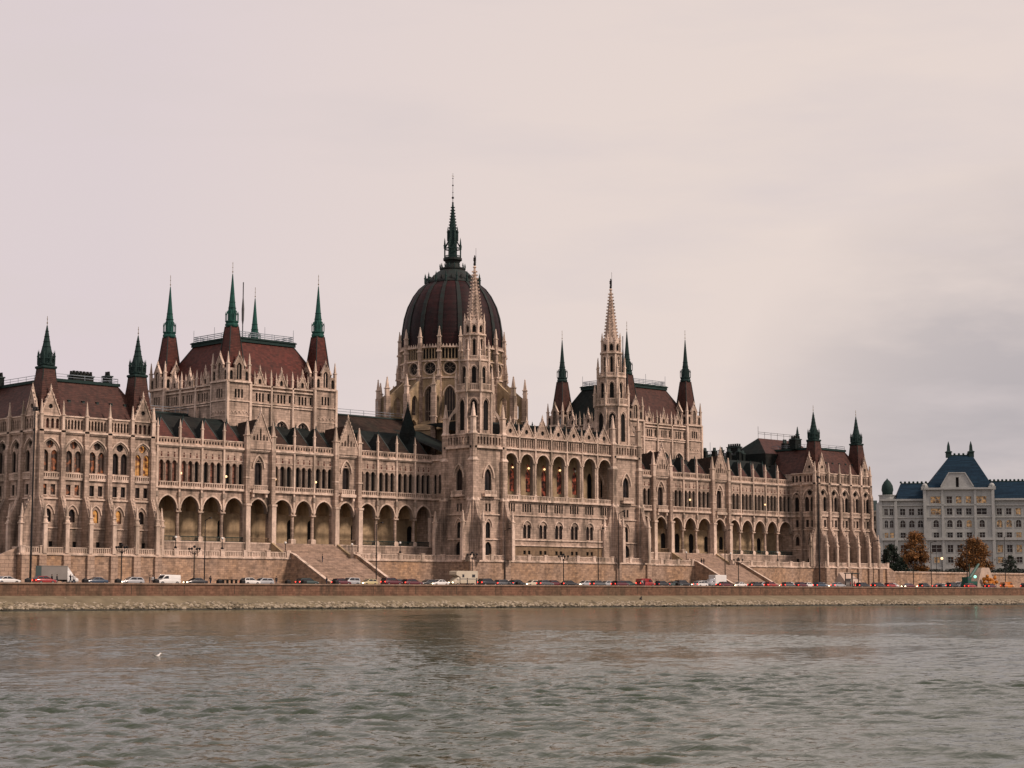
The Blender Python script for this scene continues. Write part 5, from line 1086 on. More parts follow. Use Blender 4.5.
CARS = [('sedan', -149.6, -21, 'car_white', 'white saloon car at the left picture edge', 0, 0), ('hatch', -143.2, -22.6, 'car_red', 'small reddish car in front of the grey box lorry', 0, 2),
 ('sedan', -128.3, -15, 'car_blue', 'dark blue saloon car right of the box lorry', 1, 1), ('wagon', -120.6, -15, 'car_silver', 'silver car with bright headlights and people standing beside it', 1, 1),
 ('van', -112.7, -15, 'car_white', 'white delivery van below the near pavilion end', 1, 1), ('sedan', -107.0, -16, 'car_black', 'black saloon car directly behind the white delivery van', 1, 0),
 ('hatch', -97.9, -21, 'car_white', 'white hatchback with red tail lights before a person in black', 0, 2), ('wagon', -90.5, -15, 'car_silver', 'pale estate car just left of the left stairway', 1, 0),
 ('wagon', -84.1, -21, 'car_green', 'dark green estate with red tail lights at left stairway foot', 0, 2), ('suv', -68.4, -15, 'car_silver', 'silver off-roader in front of the left stairway', 1, 1),
 ('hatch', -75.8, -21.5, 'car_wine', 'dark red hatchback half hidden before the silver off-roader', 0, 2), ('hatch', -63.8, -15.5, 'car_yellow', 'pale yellow hatchback in front of the left stairway', 1, 1),
 ('suv', -63.4 + 1.2, -21, 'car_wine', 'dark wine off-roader by the lamp at the left stairway', 0, 2), ('hatch', -56.3, -15.5, 'car_black', 'black hatchback right of the wine off-roader', 1, 1),
 ('wagon', -56.6, -21, 'car_wine', 'wine red estate car alone before the rubble wall', 0, 2), ('hatch', -47.0, -15, 'car_black', 'black hatchback left of the white saloon near the camper', 1, 0), ('sedan', -44.3, -15.6, 'car_white', 'white saloon car left of the camper van', 1, 1),
 ('suv', -35.0, -21, 'car_black', 'black off-roader right behind the camper van', 0, 2), ('wagon', -30.6, -21.4, 'car_grey', 'dark grey estate right of the camper van', 0, 0), ('sedan', -21.6, -15, 'car_black', 'black saloon car with headlight on below the left stone tower', 1, 1),
 ('wagon', -15.4, -15, 'car_cream', 'cream estate car in front of the centre terrace wall', 1, 1), ('hatch', -18.0, -21.6, 'car_grey', 'small grey car right of the cream estate car', 0, 0),
 ('hatch', -14.6, -21, 'car_wine', 'wine red hatchback with tail lights below the centre', 0, 2), ('sedan', -10.9, -22, 'car_black', 'black saloon car beside the wine hatchback below the centre', 0, 0), ('hatch', 1.6, -15, 'car_silver', 'silver grey hatchback below the centre balcony', 1, 1),
 ('hatch', -.2, -21, 'car_grey', 'dark grey hatchback beside the iron globe lamp at the centre', 0, 2), ('hatch', 8.9, -15, 'car_silver', 'silver hatchback left of a person in black at the centre', 1, 0), ('wagon', 6.6, -21.6, 'car_wine', 'wine red estate car with bright rear lamp below the right stone tower', 0, 2),
 ('wagon', 9.4, -21.2, 'car_green', 'dark green estate below the right stone tower', 0, 0), ('van', 16.0, -21, 'car_red', 'red van with bright rear light between the lamp poles', 0, 2), ('hatch', 21.5, -21.5, 'car_black', 'low black car right of the red van', 0, 0),
 ('sedan', 26.2, -21, 'car_green', 'dark green saloon before the wall left of the right stairway', 0, 2), ('suv', 29.8, -20.6, 'car_black', 'black off-roader left of the tall white van', 0, 2), ('suv', 43.0, -15, 'car_silver', 'grey off-roader partly behind the white hatchback', 1, 0),
 ('hatch', 35.6, -21.4, 'car_white', 'white hatchback with red lights in front of the tall white van', 0, 2), ('sedan', 45.0, -21, 'car_wine', 'dark wine saloon below the right stairway', 0, 2), ('sedan', 58.2, -15, 'car_white', 'white saloon with headlights before the right stairway', 1, 1),
 ('sedan', 57.2, -21, 'car_black', 'black saloon at the right end of the right stairway', 0, 2), ('hatch', 63.6, -21, 'car_red', 'red hatchback right of the right stairway', 0, 2), ('wagon', 77.8, -15, 'car_white', 'white estate car before the far arcade', 1, 1),
 ('sedan', 86.4, -15, 'car_white', 'white saloon car left of the farthest pavilion terrace', 1, 1), ('hatch', 76.0, -21, 'car_wine', 'wine hatchback left of the farthest pavilion', 0, 2), ('sedan', 92.6, -15, 'car_silver', 'silver saloon under the far pavilion terrace corner', 1, 0),
 ('hatch', 84.0, -21, 'car_blue', 'dark blue hatchback under the far pavilion terrace corner', 0, 2), ('sedan', 92.0, -21, 'car_silver', 'silver grey saloon car left of the site hut', 0, 2), ('wagon', 103.0, -21, 'car_black', 'black estate car in front of the pale sheeting', 0, 2),
 ('wagon', 110.0, -21, 'car_black', 'second black estate car right of the pale sheeting', 0, 0), ('hatch', 115.8, -21, 'car_red', 'red hatchback just beyond the farthest pavilion', 0, 2), ('sedan', 125.4, -15, 'car_white', 'white saloon beyond the farthest pavilion with headlights on', 1, 1),
 ('sedan', 133.2, -15, 'car_wine', 'dark wine saloon below the left autumn tree', 1, 1), ('hatch', 132.2, -21, 'car_black', 'black hatchback below the left autumn tree', 0, 2), ('hatch', 149.6, -15, 'car_cream', 'cream hatchback between the two autumn trees', 1, 1),
 ('suv', 146.4, -21, 'car_black', 'black off-roader below the grey palace', 0, 0), ('van', 160.2, -15, 'car_white', 'white van seen end on below the grey palace', 1, 0), ('hatch', 155.6, -21, 'car_red', 'red hatchback left of the green crane', 0, 2),
 ('hatch', 165.6, -21.5, 'car_wine', 'wine hatchback in front of the tan tent', 0, 2), ('van', 180.4, -18, 'car_orange', 'orange van at the right picture edge', 0, 3), ('hatch', 70.6, -21, 'car_grey', 'dark grey hatchback right of a red hatchback near far stairway', 0, 2), ('hatch', 99.0, -15, 'car_white', 'white hatchback behind the open site hut', 1, 1), ('sedan', 119.0, -15, 'car_cream', 'cream saloon just past the sheeted trailer', 1, 1), ('sedan', 139.6, -21, 'car_grey', 'grey saloon below the globe street lamp', 0, 2), ('hatch', 140.6, -15, 'car_black', 'black hatchback with headlights below the globe street lamp', 1, 1), ('hatch', 67.4, -15, 'car_silver', 'silver hatchback just right of the right stairway', 1, 1), ('hatch', -26.2, -21.2, 'car_black', 'black hatchback before the left stone tower lamp', 0, 2),
 ('suv', 186.4, -21, 'car_black', 'black off-roader cut by the right picture edge', 0, 2)]
for kind, x, y, col, lab, rev, li in CARS: car(kind, x, y, col, lab, bool(rev), li or (1 if rev else 2))
def wheels(r, xs, hw, rad=.45):
    for x in xs:
        for s in (-1, 1): m = MB(); y = s * (hw - .15); m.tube((x, y - .14, rad), (x, y + .14, rad), rad, 'tyre', 12); m.tube((x, y + s * .13, rad), (x, y + s * .15, rad), rad * .55, 'rim', 10); m.build('wheel', r, (0, 0, 0))
def lorry(x, y):
    r = empty('box_lorry', (0, 0, 0), 'grey box lorry with white cab, rear door open, below the nearest pavilion', 'lorry', 'vehicles along the quay road')
    m = MB(); m.box(W, -3.6, 2.6, -1.2, 1.2, .95, 3.55, 'box_grey'); m.box(W, -3.7, 2.7, -1.25, 1.25, 3.5, 3.62, 'box_grey'); m.box(W, -3.6, 2.6, -.9, .9, .7, .95, 'tyre'); m.build('cargo_box', r, (0, 0, 0))
    m = MB(); m.box(W, -4.9, -3.66, -1.25, -1.17, 1.0, 3.5, 'car_green'); m.build('rear_door', r, (0, 0, 0))
    m = MB(); loft([(2.7, sec(2.1, .5, 2.5)), (3.7, sec(2.1, .5, 2.45)), (4.4, sec(2.05, .5, 1.5)), (5.3, sec(1.95, .5, 1.2)), (5.45, sec(1.8, .6, 1.0))], 'car_white', m); m.build('cab', r, (0, 0, 0), True)
    m = MB(); m.add([(2.75, .0, 2.5), (3.6, 0, 2.45), (2.75, 0, 3.4)], [(0, 1, 2)], 'car_white'); m.hull(Fr(0, 0, 1, 0, 0, 1), [(2.7, 2.4), (3.75, 2.4), (2.75, 3.5)], -.9, .9, 'car_white'); m.build('wind_deflector', r, (0, 0, 0))
    m = MB()
    for s in (-1, 1): m.add([(3.0, s * 1.06, 1.55), (4.1, s * 1.05, 1.55), (3.75, s * 1.02, 2.25), (3.0, s * 1.02, 2.3)], [(0, 1, 2, 3)], 'car_glass')
    m.build('window', r, (0, 0, 0)); wheels(r, (-2.3, 4.2), 1.2)
    for s in (-1, 1): m = MB(); m.box(W, 5.3, 5.5, s * .7 - .18, s * .7 + .18, .8, 1.0, 'head_off'); m.build('headlight', r, (0, 0, 0))
    r.location = (x, y, 4.5); r.scale = (.84, .84, .92)
lorry(-139.6, -19.5)
def camper(x, y):
    r = empty('camper_van', (0, 0, 0), 'boxy cream white camper van on the quay road below the left stone tower', 'camper van', 'vehicles along the quay road')
    m = MB(); m.hull(Fr(0, 0, 1, 0, 0, 1), [(-3.4, .7), (1.7, .7), (1.7, 2.0), (2.9, 2.5), (2.9, 3.2), (2.5, 3.35), (-3.4, 3.35)], -1.15, 1.15, 'car_cream'); b_ = m.build('body', r, (0, 0, 0)); md = b_.modifiers.new('bevel', 'BEVEL'); md.width = .08; md.segments = 2
    m = MB(); loft([(1.7, sec(2.0, .4, 2.05)), (2.3, sec(2.0, .4, 2.0)), (2.9, sec(1.95, .4, 1.3)), (3.5, sec(1.8, .5, 1.05))], 'car_cream', m); m.build('cab', r, (0, 0, 0), True)
    for x0, x1 in ((-2.6, -1.7), (.6, 1.2)):
        for s in (-1, 1): m = MB(); m.box(W, x0, x1, s * 1.155 - .01, s * 1.155 + .01, 1.95, 2.6, 'car_glass'); m.build('window', r, (0, 0, 0))
    m = MB()
    for s in (-1, 1): m.add([(1.9, s * 1.01, 1.35), (2.75, s * 1.0, 1.35), (2.4, s * .97, 1.9), (1.9, s * .97, 1.92)], [(0, 1, 2, 3)], 'car_glass')
    m.build('cab_window', r, (0, 0, 0)); m = MB(); m.box(W, -3.41, 1.7, -1.17, 1.17, 1.55, 1.68, 'car_grey'); m.build('stripe', r, (0, 0, 0)); wheels(r, (-2.2, 2.4), 1.1, .36)
    for s in (-1, 1): m = MB(); m.box(W, 3.35, 3.53, s * .65 - .16, s * .65 + .16, .75, .95, 'head_light'); m.build('headlight', r, (0, 0, 0))
    r.location = (x, y, 4.5); r.rotation_euler = (0, 0, pi)
camper(-37.2, -15.5)
def boxvan(x, y):
    r = empty('tall_van', (0, 0, 0), 'tall white box van in front of the right stairway', 'van', 'vehicles along the quay road')
    m = MB(); m.box(W, -2.9, 1.5, -1.1, 1.1, .6, 3.1, 'car_white'); b_ = m.build('cargo_box', r, (0, 0, 0)); md = b_.modifiers.new('bevel', 'BEVEL'); md.width = .12; md.segments = 3
    m = MB(); loft([(1.5, sec(2.0, .4, 2.2)), (2.0, sec(2.0, .4, 2.15)), (2.7, sec(1.95, .4, 1.35)), (3.3, sec(1.8, .5, 1.1))], 'car_silver', m); m.build('cab', r, (0, 0, 0), True)
    m = MB()
    for s in (-1, 1): m.add([(1.7, s * 1.01, 1.4), (2.55, s * 1.0, 1.4), (2.1, s * .97, 2.05), (1.7, s * .97, 2.05)], [(0, 1, 2, 3)], 'car_glass')
    m.build('window', r, (0, 0, 0)); wheels(r, (-1.9, 2.2), 1.05, .36); r.location = (x, y, 4.5); r.rotation_euler = (0, 0, pi)
boxvan(48.5, -15.5)

# ---- bollards (dark concrete blocks) on the quay edge
b0 = None
for x, lab in ((-147.0, 'dark block on the quay between the first white car and lorry'), (-135.7, 'dark block on the quay right of the lorry cab'), (-129.0, 'dark block on the quay right of the dark blue car'), (-120.9, 'dark block left of the white delivery van'), (-101.6, 'dark block left of the white hatchback with tail lights'), (-106.9, 'small dark block right of the black saloon'), (-86.9, 'pair block right of the person by the pale estate'), (-90.8, 'dark block just right of a person in black'), (-28.4, 'small dark block left of the cream estate car'), (-82.3 + 3.4, 'dark block right of the person at the left stairway'), (24.6, 'dark block between low black car and dark green saloon'), (136.0, 'dark block on the quay under the grey palace')):
    if b0 is None: m = MB(); m.sq(0, 0, [(.42, 0), (.42, .85), (.34, .98)], 'iron'); m.lathe(0, 0, [(.36, .98), (.2, 1.12)], 8, 'iron'); b0 = m.build('mooring_block'); o = b0
    else: o = b0.copy(); COL.objects.link(o)
    o.location = (x, -23.6, 4.5); tag(o, lab, 'bollard', 'dark blocks along the quay edge')
m = MB(); m.box(W, -1.7, 1.7, -.3, .3, .95, 1.1, 'iron'); [m.box(W, x - .1, x + .1, -.25, .25, 0, .95, 'iron') for x in (-1.5, -.5, .5, 1.5)]; bb = m.build('quay_bench'); bb.location = (-104.4, -23.4, 4.5); tag(bb, 'low dark bench shaped rack on the quay right of the black saloon', 'rack')

# ---- people: one skinned body each, hair as a part
def person_mesh(pose):
    bm = {}; V = [(0, 0, .95), (0, 0, 1.15), (0, 0, 1.36), (0, 0, 1.48), (0, .02, 1.56), (0, .02, 1.68), (.1, 0, .9), (.11, .02 + pose * .12, .5), (.11, -.02 + pose * .16, .08), (.11, -.02 + pose * .16 + .14, .04), (-.1, 0, .9), (-.11, .02 - pose * .12, .5), (-.11, -.06 - pose * .22, .1), (-.11, -.06 - pose * .22 + .14, .05),
         (.19, 0, 1.42), (.25, -pose * .1, 1.13), (.24, .06 - pose * .14, .88), (.24, .08 - pose * .14, .78), (-.19, 0, 1.42), (-.25, pose * .1, 1.13), (-.24, .06 + pose * .14, .88), (-.24, .08 + pose * .14, .78)]
    E_ = [(0, 1), (1, 2), (2, 3), (3, 4), (4, 5), (0, 6), (6, 7), (7, 8), (8, 9), (0, 10), (10, 11), (11, 12), (12, 13), (2, 14), (14, 15), (15, 16), (16, 17), (2, 18), (18, 19), (19, 20), (20, 21)]
    R = [.15, .14, .16, .07, .085, .09, .09, .065, .045, .04, .09, .065, .045, .04, .07, .05, .04, .035, .07, .05, .04, .035]
    me = bpy.data.meshes.new('person'); me.from_pydata(V, E_, []); ob = bpy.data.objects.new('person', me); COL.objects.link(ob)
    me.skin_vertices if me.skin_vertices else None
    sk = ob.modifiers.new('skin', 'SKIN'); ly = me.skin_vertices[0] if len(me.skin_vertices) else None
    if ly is None: 
        import bmesh
        b2 = bmesh.new(); b2.from_mesh(me); b2.verts.layers.skin.verify(); b2.to_mesh(me); b2.free(); ly = me.skin_vertices[0]
    for i, r_ in enumerate(R): ly.data[i].radius = (r_, r_ * (.75 if i in (0, 1, 2) else 1))
    ly.data[0].use_root = True
    su = ob.modifiers.new('sub', 'SUBSURF'); su.levels = su.render_levels = 1
    dg = bpy.context.evaluated_depsgraph_get(); out = bpy.data.meshes.new_from_object(ob.evaluated_get(dg)); bpy.data.objects.remove(ob)
    for n in ('cloth_black', 'cloth_navy', 'skin'):
        out.materials.append(M[n])
    for p_ in out.polygons:
        z = p_.center.z; p_.material_index = 2 if z > 1.47 or (z < .84 and abs(p_.center.x) > .19) else (1 if z < .9 else 0); p_.use_smooth = True
    return out
PM = [person_mesh(0.0), person_mesh(1.0)]
hm = MB(); hm.lathe(0, 0, [(.001, 1.79), (.07, 1.77), (.105, 1.70), (.11, 1.62), (.09, 1.58)], 8, 'hair'); hair0 = hm.build('hair'); hmesh = hair0.data; bpy.data.objects.remove(hair0)
PPL = [(-142.0, -23, 'cloth_black', 0, 'person in black standing left of another beside the lorry'), (-141.1, -23.2, 'cloth_black', 0, 'person in black standing close behind the first by the lorry box'), (-138.4, -23.2, 'cloth_black', 1, 'person in black beside the middle of the lorry box'), (-137.6, -23, 'cloth_white', 0, 'person in a pale coat beside the middle of the lorry box'),
       (-120.2, -20.5, 'cloth_black', 0, 'person in black at the rear of the silver car'), (-119.5, -20.3, 'cloth_white', 0, 'person in a pale shirt at the rear of the silver car'), (-119.0, -20, 'cloth_black', 1, 'second person in black at the rear of the silver car'), (-108.4, -22.8, 'cloth_black', 1, 'person in dark clothes walking by the first street lamp'), (-108.0, -22.4, 'cloth_brown', 0, 'person in brown beside the first street lamp'),
       (-93.0, -22.8, 'cloth_black', 0, 'person in black at the front of the white hatchback'), (-80.6, -22.8, 'cloth_black', 1, 'person in black in front of the dark green estate'), (-67.8, -5.3, 'cloth_black', 0, 'person in dark clothes standing on the left stairway'), (-41.5, -21.6, 'cloth_black', 0, 'person in black standing left of the camper van'), (-39.2, -22, 'cloth_black', 0, 'dark figure just at the rear of the camper van'),
       (-29.6, -23, 'cloth_black', 1, 'person in black right of the dark grey estate'), (3.9, -22.9, 'cloth_black', 0, 'person in black between the dark grey hatchback and wine estate'), (11.6, -23, 'cloth_black', 0, 'person in black right of the dark green estate'), (12.6, -23, 'cloth_white', 1, 'person in a pale top between two dark figures'), (13.4, -23, 'cloth_black', 1, 'person in black left of the red van'), (17.6, -23, 'cloth_black', 0, 'person in black under the taller lamp pole'), (18.5, -22.8, 'cloth_navy', 0, 'person in navy under the taller lamp pole'),
       (32.0, -3.5, 'cloth_black', 1, 'dark figure on the terrace left of the right stairway'), (60.6, -.8, 'cloth_black', 0, 'person in black at the top of the right stairway'), (62.0, -.4, 'cloth_brown', 1, 'person in brown at the top of the right stairway'), (95.3, -22.6, 'cloth_red', 0, 'person in a red coat left of the site hut'), (97.0, -22.6, 'cloth_red', 1, 'second person in a red coat beside the site hut'), (98.8, -22.6, 'cloth_black', 0, 'person in black beside the site hut'), (171.0, -22.4, 'cloth_black', 0, 'person in black right of the tan tent'), (171.9, -22.2, 'cloth_black', 1, 'second person in black right of the tan tent')]
for i, (x, y, mt, ps, lab) in enumerate(PPL):
    o = bpy.data.objects.new('person', PM[ps]); COL.objects.link(o); o.rotation_euler = (0, 0, RND.uniform(0, 6.2))
    z = 4.5
    if y > -1.5: z = 10.39
    elif y > -4 and x > 30: z = 10.39; o.location = (x, -1.2, z)
    elif y > -6: z = 4.6 + (10.4 - 4.6) * (y + 14.5) / 11.3 + .1
    o.location = (x, y if not (y > -4 and y < -1.5) else -1.2, z); o.material_slots[0].link = 'OBJECT'; o.material_slots[0].material = M[mt]; tag(o, lab, 'person')
    h_ = bpy.data.objects.new('hair', hmesh); COL.objects.link(h_); h_.parent = o

# ---- site hut, sheeting, crane, tents
r = empty('site_hut', (100.3, -19.5, 4.5), 'open dark framed site hut on the quay before the farthest pavilion', 'site hut'); o_ = tuple(r.location); m = MB()
for x in (-1.4, 1.4):
    for y in (-1.1, 1.1): m.box(W, 100.3 + x - .09, 100.3 + x + .09, -19.5 + y - .09, -19.5 + y + .09, 4.5, 8.3, 'iron')
for z in (5.4, 7.0, 8.2): m.box(W, 98.8, 101.8, -20.7, -20.55, z, z + .12, 'iron')
m.build('frame', r, o_); m = MB(); m.box(W, 98.6, 102.0, -20.9, -18.1, 8.3, 8.5, 'roof_metal'); m.build('roof', r, o_); m = MB(); m.box(W, 98.95, 101.65, -18.5, -18.4, 4.6, 7.0, 'box_grey'); m.build('back_panel', r, o_)
m = MB(); m.add([(101.6, -17.2, 5.2), (109.8, -17.2, 5.0), (107.4, -13.8, 8.7), (102.4, -13.8, 8.7), (109.6, -12.4, 5.0), (101.8, -12.4, 5.0)], [(0, 1, 2, 3), (1, 4, 2), (0, 3, 5), (3, 2, 4, 5)], 'tarp'); m.box(W, 101.5, 109.9, -17.3, -12.3, 4.5, 5.19, 'iron'); tag(m.build('sheeted_load', origin=(105, -15, 4.5)), 'pale pinkish sheeting stretched over a low dark trailer beside the site hut', 'sheeted trailer')
r = empty('mobile_crane', (161.0, -17.5, 4.5), 'dark green machine with a slanting arm and a bright greenish lamp', 'machine'); o_ = tuple(r.location)
m = MB(); m.box(W, 158.2, 163.2, -18.6, -16.4, 5.2, 6.6, 'machine_green'); m.box(W, 158.4, 160.2, -18.5, -16.5, 6.6, 7.8, 'machine_green'); m.build('body', r, o_); m = MB(); m.tube((159.6, -17.5, 6.4), (166.0, -17.5, 11.6), .55, 'machine_green', 6, .35); m.tube((161.2, -17.5, 6.0), (160.8, -17.5, 11.6), .12, 'machine_green', 5); m.build('arm', r, o_); m = MB(); m.ball((161.6, -18.9, 7.9), .42, 'green_light'); m.build('lamp', r, o_); m = MB(); m.box(W, 158.5, 159.6, -18.52, -18.505, 6.9, 7.5, 'car_glass'); m.build('window', r, o_)
for x in (159, 162.4):
    for y in (-18.5, -16.5): m = MB(); m.tube((x, y - .2, 5.1), (x, y + .2, 5.1), .6, 'tyre', 12); m.build('wheel', r, o_)
r = empty('market_tent', (168.8, -16, 4.5), 'tan canvas tent with orange goods in front beside the green machine', 'tent'); o_ = tuple(r.location)
m = MB(); m.add([(162.8, -18.6, 4.5), (173.6, -18.6, 4.5), (171.4, -17.6, 10.6), (167.4, -17.6, 10.6), (162.8, -13, 4.5), (173.6, -13, 4.5), (171.4, -14, 10.6), (167.4, -14, 10.6)], [(0, 3, 2, 1), (4, 5, 6, 7), (0, 4, 7, 3), (1, 2, 6, 5), (3, 7, 6, 2)], 'tarp_tan'); m.build('canvas', r, o_)
m = MB(); m.tube((166.5, -20.2, 4.5), (166.5, -20.2, 9.4), .06, 'iron', 5); m.build('pole', r, o_)
m = MB(); 
for i in range(26): x, y, z = 168.4 + RND.uniform(-2.6, 3.0), -19.6 + RND.uniform(-.6, .6), 4.8 + RND.uniform(0, 3.3); m.ball((x, y, z), RND.uniform(.4, .75), 'cloth_orange', 7, 4)
tag(m.build('orange_bundle', origin=(169, -19.6, 4.5)), 'heap of orange covered bundles stacked in front of the tan tent', 'bundles')

# ---- gull on the river, crow on the bank
g = empty('gull', (-267.1, -244.3, 0), 'white gull floating on the river near the left side', 'gull'); go = tuple(g.location); m = MB()
loft([(-.24, [(-.01, .12), (-.02, .14), (.02, .14), (.01, .12)]), (-.12, [(-.05, .02), (-.09, .12), (.09, .12), (.05, .02)]), (.05, [(-.07, -.02), (-.1, .12), (.1, .12), (.07, -.02)]), (.17, [(-.03, .04), (-.05, .17), (.05, .17), (.03, .04)]), (.2, [(-.03, .15), (-.04, .24), (.04, .24), (.03, .15)]), (.27, [(-.02, .17), (-.03, .22), (.03, .22), (.02, .17)])], 'feather', m)
m.v = [(x + go[0], y + go[1], z) for x, y, z in m.v]; bo = m.build('body', g, go, True)
m = MB(); m.box(W, go[0] - .28, go[0] - .05, go[1] - .1, go[1] + .1, .115, .15, 'box_grey'); m.build('wing', g, go); m = MB(); m.tube((go[0] + .26, go[1], .2), (go[0] + .34, go[1], .18), .014, 'car_yellow', 5); m.build('beak', g, go); g.scale = (.75, .75, .75)
m = MB(); cx_, cy_ = 5.4, -29.0; m.ball((cx_, cy_, 1.75), .32, 'iron', 8, 5, 1.2); m.ball((cx_ + .22, cy_, 2.2), .17, 'iron'); m.tube((cx_ + .3, cy_, 2.2), (cx_ + .5, cy_, 2.17), .04, 'iron', 4); m.tube((cx_ - .2, cy_, 1.7), (cx_ - .65, cy_, 1.5), .1, 'iron', 5); m.tube((cx_, cy_, 1.2), (cx_, cy_, 1.5), .05, 'iron', 4); tag(m.build('dark_bird', origin=(cx_, cy_, 1.4)), 'dark bird on the stony river bank below the right stone tower', 'bird')

# ------------------------------------------------------------------ grey palace far right (set square to its own street)
D = 640; _b = radians(8); _uc = 445 * .343; _O = Fr(133.3, 144.0, .7159, -.6982, -.6982, -.7159).p(_uc, 0, 0)
FP = Fr(_O[0], _O[1], .7159 * cos(_b) - .6982 * sin(_b), -.6982 * cos(_b) - .7159 * sin(_b), -.6982 * cos(_b) - .7159 * sin(_b), -.7159 * cos(_b) + .6982 * sin(_b))
def pu(px): t = (px - 512) / 1866.9; return (D * t - _uc) / (cos(_b) + t * sin(_b))
def pz(py): return 2.7 + D * math.tan(radians(6.443) + math.atan((384 - py) / 1866.9))
porg = FP.p(pu(957), 0, 8.8); pal = empty('palace_building', porg, 'long pale grey palace with steep blue roofs beyond the parliament', 'palace')
def pl_plate(u0, u1, z0, z1, v, cols, rows, skip=()):
    """rows: (zlo, zhi, kind, width); windows become parts, some lit"""
    m = MB(); hs = []
    for ci, cu in enumerate(cols):
        for ri, (a, b2, kd, wd) in enumerate(rows):
            ww = wd if not isinstance(wd, (list, tuple)) else wd[ci]
            o = rect(cu, ww, a, b2) if kd == 'r' else arch(cu, ww, a, b2 - ww / 2, ww / 2, 4)
            hs.append((o, ci, ri))
    m.plate(FP, [(u0, z0), (u1, z0), (u1, z1), (u0, z1)], [h[0] for h in hs], v, 'palace_wall', .35)
    for o, ci, ri in hs:
        li = RND.random() < (.4 if ri in (0, 1, 5) else .22) or (ri == 5 and ci in (0, 4))
        window(pal, 'window', FP, [o], v - .3, 'lit_palace' if li else 'glass', (.5,), (.55,), 'palace_wall', .12, porg)
        m.band(FP, o, -.22, v, v + .1, 'stone_trim' if False else 'palace_wall', True)
    return m
R1 = [(pz(563), pz(557), 'r', 1.9), (pz(552.5), pz(545), 'r', 1.9), (pz(538), pz(532.5), 'r', 1.8), (pz(527.5), pz(520), 'a', 1.9), (pz(515), pz(508.5), 'r', 1.8)]
wallp = MB()
def merge(a, b_):
    for i, mn in enumerate(b_.mn): pass
    o = len(a.v); a.v += b_.v; a.f += [tuple(o + k for k in f) for f in b_.f]; a.m += [a.mi(b_.mn[k]) for k in b_.m]
merge(wallp, pl_plate(pu(895), pu(924), 8.6, pz(499.7), 0, [pu(x) for x in (902, 911, 919.7)], R1))
merge(wallp, pl_plate(pu(880), pu(895), 8.6, pz(500.5), .4, [pu(885.4), pu(890.8)], [(a, b2, k, 1.3) for a, b2, k, w_ in R1]))
merge(wallp, pl_plate(pu(924), pu(992), 8.6, pz(489), 1.4, [pu(x) for x in (934.8, 948.5, 958, 967.7, 980.6)], [(a, b2, k, [3.4, 1.9, 1.9, 1.9, 3.4] if i in (1, 4, 5) else 1.9) for i, (a, b2, k, w_) in enumerate(R1 + [(pz(503.5), pz(496.5), 'r', 1.9)])]))
merge(wallp, pl_plate(pu(992), pu(1078), 8.6, pz(499.7), 0, [pu(998.5 + 9.5 * i) for i in range(8)], R1))
for a, b2, v in ((880, 895, .4), (895, 924, 0), (924, 992, 1.4), (992, 1078, 0)):
    for py, hh, pr in ((540.3, .9, .7), (517.8, .35, .3), (505.8, .4, .4), (569, .5, .3)): wallp.box(FP, pu(a) , pu(b2), v + .003, v + pr, pz(py), pz(py) + hh, 'palace_wall')
    zt = pz(489.5) if v > 1 else pz(500.3); wallp.box(FP, pu(a) - .2, pu(b2) + .2, v - .6, v + .9, zt - .1, zt + .55, 'palace_wall')
    for x in (a, b2): wallp.box(FP, pu(x) - .5, pu(x) + .5, v + .004, v + .45, 8.6, zt, 'palace_wall')
for x in (941.6, 974.2): wallp.box(FP, pu(x) - .4, pu(x) + .4, 1.404, 1.8, 8.6, pz(489.5), 'palace_wall')
G = [(pu(936.5), pz(489)), (pu(979), pz(489)), (pu(972.5), pz(487)), (pu(964.5), pz(473.5)), (pu(949), pz(473.5)), (pu(941), pz(487))]
wallp.solid(FP, G, [rect(pu(957), 1.0, pz(490) + .9, pz(477.5))], .9, 1.45, 'palace_wall'); wallp.plate(FP, rect(pu(957), 1.0, pz(490) + .9, pz(477.5)), [], 1.0, 'void'); wallp.band(FP, G[2:][::-1], .4, .9, 1.7, 'palace_wall')
for s_, u_ in ((0, pu(880)), (1, pu(1078))): wallp.quad(FP.p(u_, .2, 8.6), FP.p(u_, -28, 8.6), FP.p(u_, -28, pz(500)), FP.p(u_, .2, pz(500)), 'palace_wall')
wallp.quad(FP.p(pu(880), -28, 8.6), FP.p(pu(1078), -28, 8.6), FP.p(pu(1078), -28, pz(500)), FP.p(pu(880), -28, pz(500)), 'palace_wall')
wallp.build('wall', pal, porg)
def hip(name, u0, u1, v0, v1, z0, ru0, ru1, zr, mat='blue_slate', vr=None):
    m = MB(); vr = (v0 + v1) / 2 if vr is None else vr
    m.add([FP.p(u0, v1, z0), FP.p(u1, v1, z0), FP.p(u1, v0, z0), FP.p(u0, v0, z0), FP.p(ru0, vr + .5, zr), FP.p(ru1, vr + .5, zr), FP.p(ru1, vr - 3, zr), FP.p(ru0, vr - 3, zr)], [(0, 1, 5, 4), (1, 2, 6, 5), (2, 3, 7, 6), (3, 0, 4, 7), (4, 5, 6, 7)], mat)
    o = m.build(name, pal, porg); c = MB(); n = int((ru1 - ru0) / 1.3)
    c.box(FP, ru0, ru1, vr - .1, vr + .6, zr - .05, zr + .25, 'copper_dark')
    for i in range(n + 1): x, y, _ = FP.p(ru0 + (ru1 - ru0) * i / n, vr + .3, 0); c.ball((x, y, zr + .5), .42, 'copper_dark', 6, 4)
    c.build('roof_cresting', o, porg); return o
hip('roof', pu(895.5), pu(940), -16, .3, pz(499.3), pu(902), pu(940), pz(482.5), vr=-6)
hip('roof', pu(980), pu(1077.5), -16, .3, pz(499.3), pu(980), pu(1070), pz(481), vr=-6)
